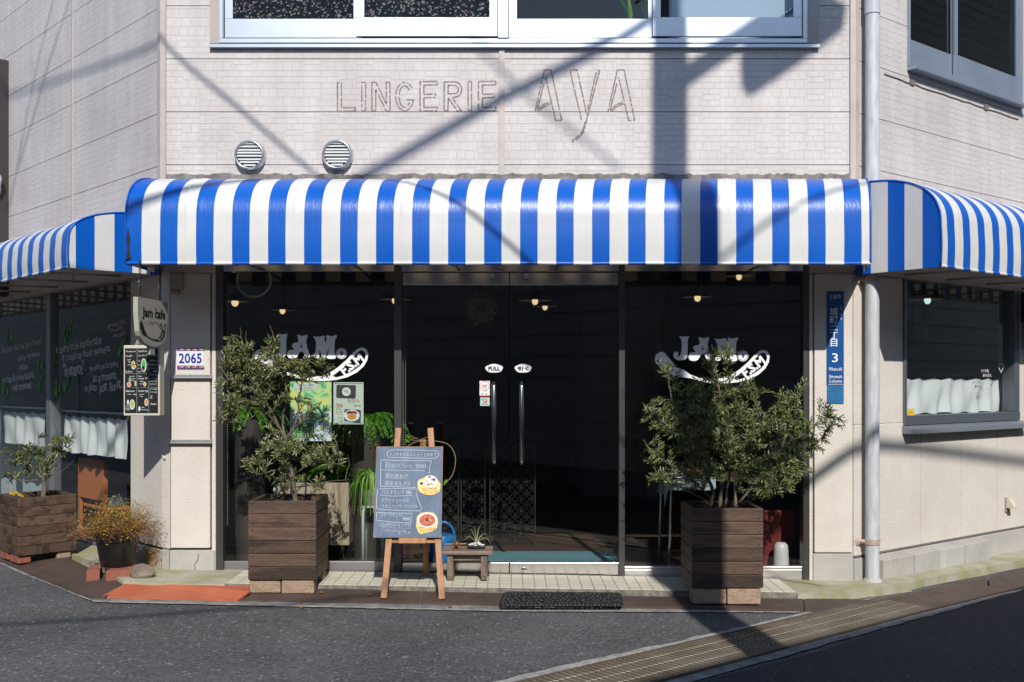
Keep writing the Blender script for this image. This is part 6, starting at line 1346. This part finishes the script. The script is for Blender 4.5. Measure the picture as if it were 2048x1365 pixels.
# curtains
def curtain(F, s0, s1, off, px_top, pz, zb0, zb1, label, amp=.018, waves=9, seed=1, rod_dz=.03):
    rq = random.Random(seed); n = 90; m = 14; b = MB(); vs = []; ph = [rq.uniform(0,6.28) for _ in range(4)]
    root = thing('half_curtain', F.p((s0+s1)/2, off, pz), label, 'curtain', 'linen half curtains')
    for i in range(n+1):
        u = i/n; s = s0+(s1-s0)*u
        for j in range(m+1):
            v = j/m; pin = abs(((u*waves+.5) % 1)-.5)*2; ztop = pz-.012-.018*(1-abs(2*((u*waves) % 1)-1)); zb_ = zb0+(zb1-zb0)*u+.006*math.sin(u*31+seed)
            o = off+amp*(.35+.65*v)*(math.sin(u*waves*6.2832+ph[0])+.5*math.sin(u*waves*2.7*6.2832*.5+ph[1]+v*2))+.006*math.sin(v*5+u*17+ph[2])
            vs.append(F.p(s+.006*math.sin(v*4+u*20), o, ztop+(zb_-ztop)*v))
    b.add(vs, [(i*(m+1)+j, (i+1)*(m+1)+j, (i+1)*(m+1)+j+1, i*(m+1)+j+1) for i in range(n) for j in range(m)]); b.build('cloth', M['curtain'], root, smooth=True, norm=False)
    b = MB(); b.tube([F.p(s0-.02, off, pz+rod_dz), F.p((s0+s1)/2, off, pz+rod_dz-.004), F.p(s1+.02, off, pz+rod_dz)], .009, 8); b.build('rod', pm('rod_white', (.6,.64,.66), .4) if F is FL else M['black'], root)
    for i in range(waves+1):
        s = s0+(s1-s0)*min(1, i/waves); b = MB(); b.ring(F.p(s, off, pz+rod_dz-.012), .012, .002, F.u, 10, 4); b.box(F.p(s,off,pz)-V((.004,.004,.018)), F.p(s,off,pz)+V((.004,.004,.016))); b.build('clip', pm('brass', (.35,.24,.08), .35), root)
lcs = [FL.w(px, 880, -.16)[0] for px in (254, 100)]; lz = FL.w(250,829,-.16)[1]; 
curtain(FL, lcs[0], lcs[1], -.17, 0, FL.w(180,831,-.17)[1], FL.w(250,918,-.17)[1], FL.w(105,900,-.17)[1], 'pale linen half curtain between the mullion and the menu board pillar', .020, 9, 3)
lc2 = [FL.w(px, 860, -.16)[0] for px in (86, -60)]; curtain(FL, lc2[0], lc2[1], -.17, 0, FL.w(40,821,-.17)[1], FL.w(70,892,-.17)[1], FL.w(0,886,-.17)[1], 'pale linen half curtain beyond the grey mullion at the edge of the view', .018, 8, 5)
rc = [FR.w(px, 800, -.14)[0] for px in (1809, 2003)]; curtain(FR, rc[0], rc[1], -.15, 0, FR.w(1900,754,-.15)[1], FR.w(1815,828,-.15)[1], FR.w(2000,823,-.15)[1], 'white linen half curtain in the slate framed window', .014, 7, 8, .022)
for body, px, py, h, w in (('いつも',1970,742,.032,15),('ありがと',1974,751,.030,17),('うござい',1976,766,.030,14),('ます',1974,773,.028,11)): b = MB(); s, z = FR.w(px, py, -.037); P = PF(FR.p(0,-.037,0), FR.u, (0,0,1)); b.text(P, body, s, z, h, abs(FR.w(px+w/2,py,-.037)[0]-FR.w(px-w/2,py,-.037)[0]), .001, .02); b.build('painted_line', pm('paint_marker2', (.75,.75,.75), .7), LSW)
b = MB(); s, z = FR.w(2002, 738, -.037); b.stroke(P, [(s+.045*math.sin(a/20*6.2832)**3, z+.012+.0028*(13*math.cos(a/20*6.2832)-5*math.cos(a/10*6.2832)-2*math.cos(a/20*3*6.2832)-math.cos(a/20*4*6.2832))) for a in range(21)], .008, .001); b.build('painted_heart', pm('paint_marker2', (.75,.75,.75), .7), LSW)
s, z = FR.w(1822, 834, -.037); b = MB(); P = PF(FR.p(s,-.037,z), FR.u, (-.04,0,1)); b.pbox(P, -.05,.05,-.065,.065,0,.002); b.mat(1); b.pbox(P, -.028,.028,-.03,.005,.0025,.0035); b.mat(2); b.stroke(P, [(-.03,.035),(.03,.035)], .01, .003); b.stroke(P, [(-.03,-.048),(.03,-.048)], .008, .003); b.build('yellow_sticker', [pm('sticker_yellow', (.68,.48,.03)), M['white'], pm('ink_ochre', (.5,.35,.05))], LSW)
s, z = FR.w(1811, 839, -.037); b = MB(); P = PF(FR.p(s,-.036,z), FR.u, (0,0,1)); b.pbox(P, -.03,.025,-.045,.045,0,.002); b.mat(1); b.pbox(P, -.012,.012,-.03,.012,.0025,.003); b.build('blue_sticker', [pm('sticker_blue', (.15,.45,.6)), M['white']], LSW)
# bag on the wall beyond the side window, and the room divider it hangs on
s, z = FR.w(1838, 660, -1.5); BG = thing('shoulder_bag', FR.p(s,-1.5,z), 'dark brown shoulder bag hanging inside the slate framed window', 'bag'); bm2 = mat('bag_leather', (.045,.03,.025), .6); b = MB(); b.fbox(FR, s-.14, s+.14, -1.56, -1.48, z-.19, z+.12); b.build('body', bm2, BG, bevel=.02)
b = MB(); b.tube(crom([FR.p(s-.10,-1.52,z+.12), FR.p(s-.07,-1.53,z+.35), FR.p(s+.02,-1.53,z+.50), FR.p(s+.08,-1.53,z+.35), FR.p(s+.11,-1.52,z+.12)], 6), .012, 6); b.build('strap', bm2, BG)
# behind the handwritten glass
s, z = FL.w(158, 900, -.75); o = FL.p(s,-.75,0); CS = thing('coat_stand', (o.x,o.y,FZ), 'black iron coat stand with curled hooks behind the handwritten glass', 'coat stand')
b = MB(); b.tube([(o.x,o.y,FZ),(o.x,o.y,.9)], .032, 12); b.tube([(o.x,o.y,.9),(o.x,o.y,1.62)], .016, 10); b.build('post', M['black'], CS)
for a, zz in ((2.6,1.66),(.6,1.66),(4.2,1.66),(3.4,1.18)):
    e = V((math.cos(a), math.sin(a), 0)); b = MB(); p = V((o.x,o.y,zz-.1)); b.tube(crom([p, p+e*.10+V((0,0,.1)), p+e*.17+V((0,0,.11)), p+e*.21+V((0,0,.05)), p+e*.18+V((0,0,.01)), p+e*.15+V((0,0,.035))], 5), .010, 8); b.build('hook', M['black'], CS, smooth=True)
def stool(px, py, off, label):
    s, z = FL.w(px, py, off); c = FL.p(s, off, 0); z = FL.w(px, py, off)[1]; root = thing('stool', (c.x,c.y,FZ), label, 'stool', 'stools with striped cushions')
    b = MB(); b.lathe((c.x,c.y,z-.05), [(0,0),(.15,0),(.17,.02),(.165,.05),(.12,.062),(0,.065)], 24); b.build('cushion', mat('striped_cushion', (.35,.4,.46), .8, var=.5, vscale=9, stretch=(6,.4,1)), root, smooth=True)
    for a in (.6,2.2,3.8,5.3): b = MB(); b.tube([(c.x+.12*math.cos(a),c.y+.12*math.sin(a),z-.055),(c.x+.19*math.cos(a),c.y+.19*math.sin(a),FZ)], .009, 6); b.build('leg', M['chrome'], root)
stool(128, 932, -1.0, 'stool with a striped cushion beside the coat stand, nearer the mullion'); stool(192, 938, -.9, 'stool with a striped cushion between coat stand and orange chair')
s0, z0 = FL.w(252, 985, -.55); s1 = FL.w(208, 985, -.55)[0]; zt = FL.w(230,920,-.55)[1]; OC = thing('orange_chair', FL.p((s0+s1)/2,-.55,FZ), 'orange wooden chair with a blue cushion just inside the handwritten glass', 'chair'); om = mat('orange_wood', (.60,.19,.05), .45)
b = MB(); b.fbox(FL, s0-.1, s1, -.34, -.30, z0-.06, zt+.02); b.build('backrest', om, OC, bevel=.006); b = MB(); b.fbox(FL, s0-.1, s1, -.76, -.3405, z0-.15, z0-.12); b.build('seat', om, OC, bevel=.006); b = MB(); b.fbox(FL, s0-.08, s1-.02, -.74, -.36, z0-.119, z0-.03); b.build('cushion', mat('blue_cushion', (.22,.28,.33), .9, var=.3, vscale=8), OC, bevel=.02)
for s in (s0-.08, s1-.03):
    for oo in (-.74,-.335): b = MB(); b.fbox(FL, s, s+.03, oo, oo+.03, FZ, z0-.151 if oo < -.5 else z0-.061); b.build('leg', om, OC)
s0 = FL.w(92,980,-.45)[0]; b = MB(); b.fbox(FL, s0, s0+2.2, -.62, -.52, FZ, .98); tag(b.build('low_partition', mat('pale_blue_wall', (.48,.58,.60), .7, var=.06, vscale=3), org=FL.p(s0,-.5,FZ), bevel=.004), 'low pale blue partition behind the glass at the edge of the view', 'partition')
s, z = FL.w(18, 985, -.515); b = MB(); b.fbox(FL, s-.06, s+.06, -.5195, -.508, z-.07, z+.07); tag(b.build('wall_socket', pm('cream_plastic', (.6,.54,.43), .4), org=FL.p(s,-.51,z), bevel=.004), 'cream wall socket on the low pale blue partition', 'socket')
# upper floor: sheet coloured as the sky reflection and a pot plant behind the glass
b = MB(); b.box((fx(1345),.16,3.9),(fx(1605),.18,5.7)); tag(b.build('sky_reflection_sheet', mat('reflected_sky_blue', (.36,.47,.60), .8), org=(1.6,.17,3.9)), 'pale blue sheet imitating sky reflection behind the far pane of the upper window', 'reflection sheet')
for px, py, n in ((1262,20,7),(1290,12,9),(1392,12,6)):
    c = at(px, py+40, .3); rq = random.Random(px); root = thing('house_plant', c, {1262:'pot plant with broad yellow edged leaf behind the upper glass',1290:'slender leaved pot plant behind the upper glass beside the broad leaved one',1392:'dark potted plant before the sky reflection sheet upstairs'}[px], 'house plant'); b = MB()
    for i in range(n): e = V((rq.uniform(-1,1), rq.uniform(-.5,.5), 0)); l = rq.uniform(.12,.3); leafstrip(b, [c, c+e*l*.2+V((0,0,l*.6)), c+e*l*.5+V((0,0,l))], .03)
    b.build('leaves', [M['ferny'] if px < 1390 else M['fern']], root, norm=False); b = MB(); b.lathe((c.x,c.y,c.z-.18), [(0,0),(.06,0),(.08,.18),(.07,.19),(0,.17)], 16); b.build('pot', M['black'], root)

# fallen leaves by the step
rq = random.Random(31)
for px, py in ((1040,1187),(1062,1189),(1088,1188),(640,1183),(1150,1190),(1412,1228),(742,1187),(1560,1200),(600,1213),(905,1212)):
    c = gp(px, py, .05 if py < 1195 else .016); b = MB(); leaf(b, c, V((rq.uniform(-1,1), rq.uniform(-1,1), .1)), .045, .022, rq)
    tag(b.build('fallen_leaf', pm('dry_leaf', (.33,.13,.035)), org=c), 'small dry brown leaf lying at the foot of the tiled step', 'leaf', 'fallen leaves along the step')
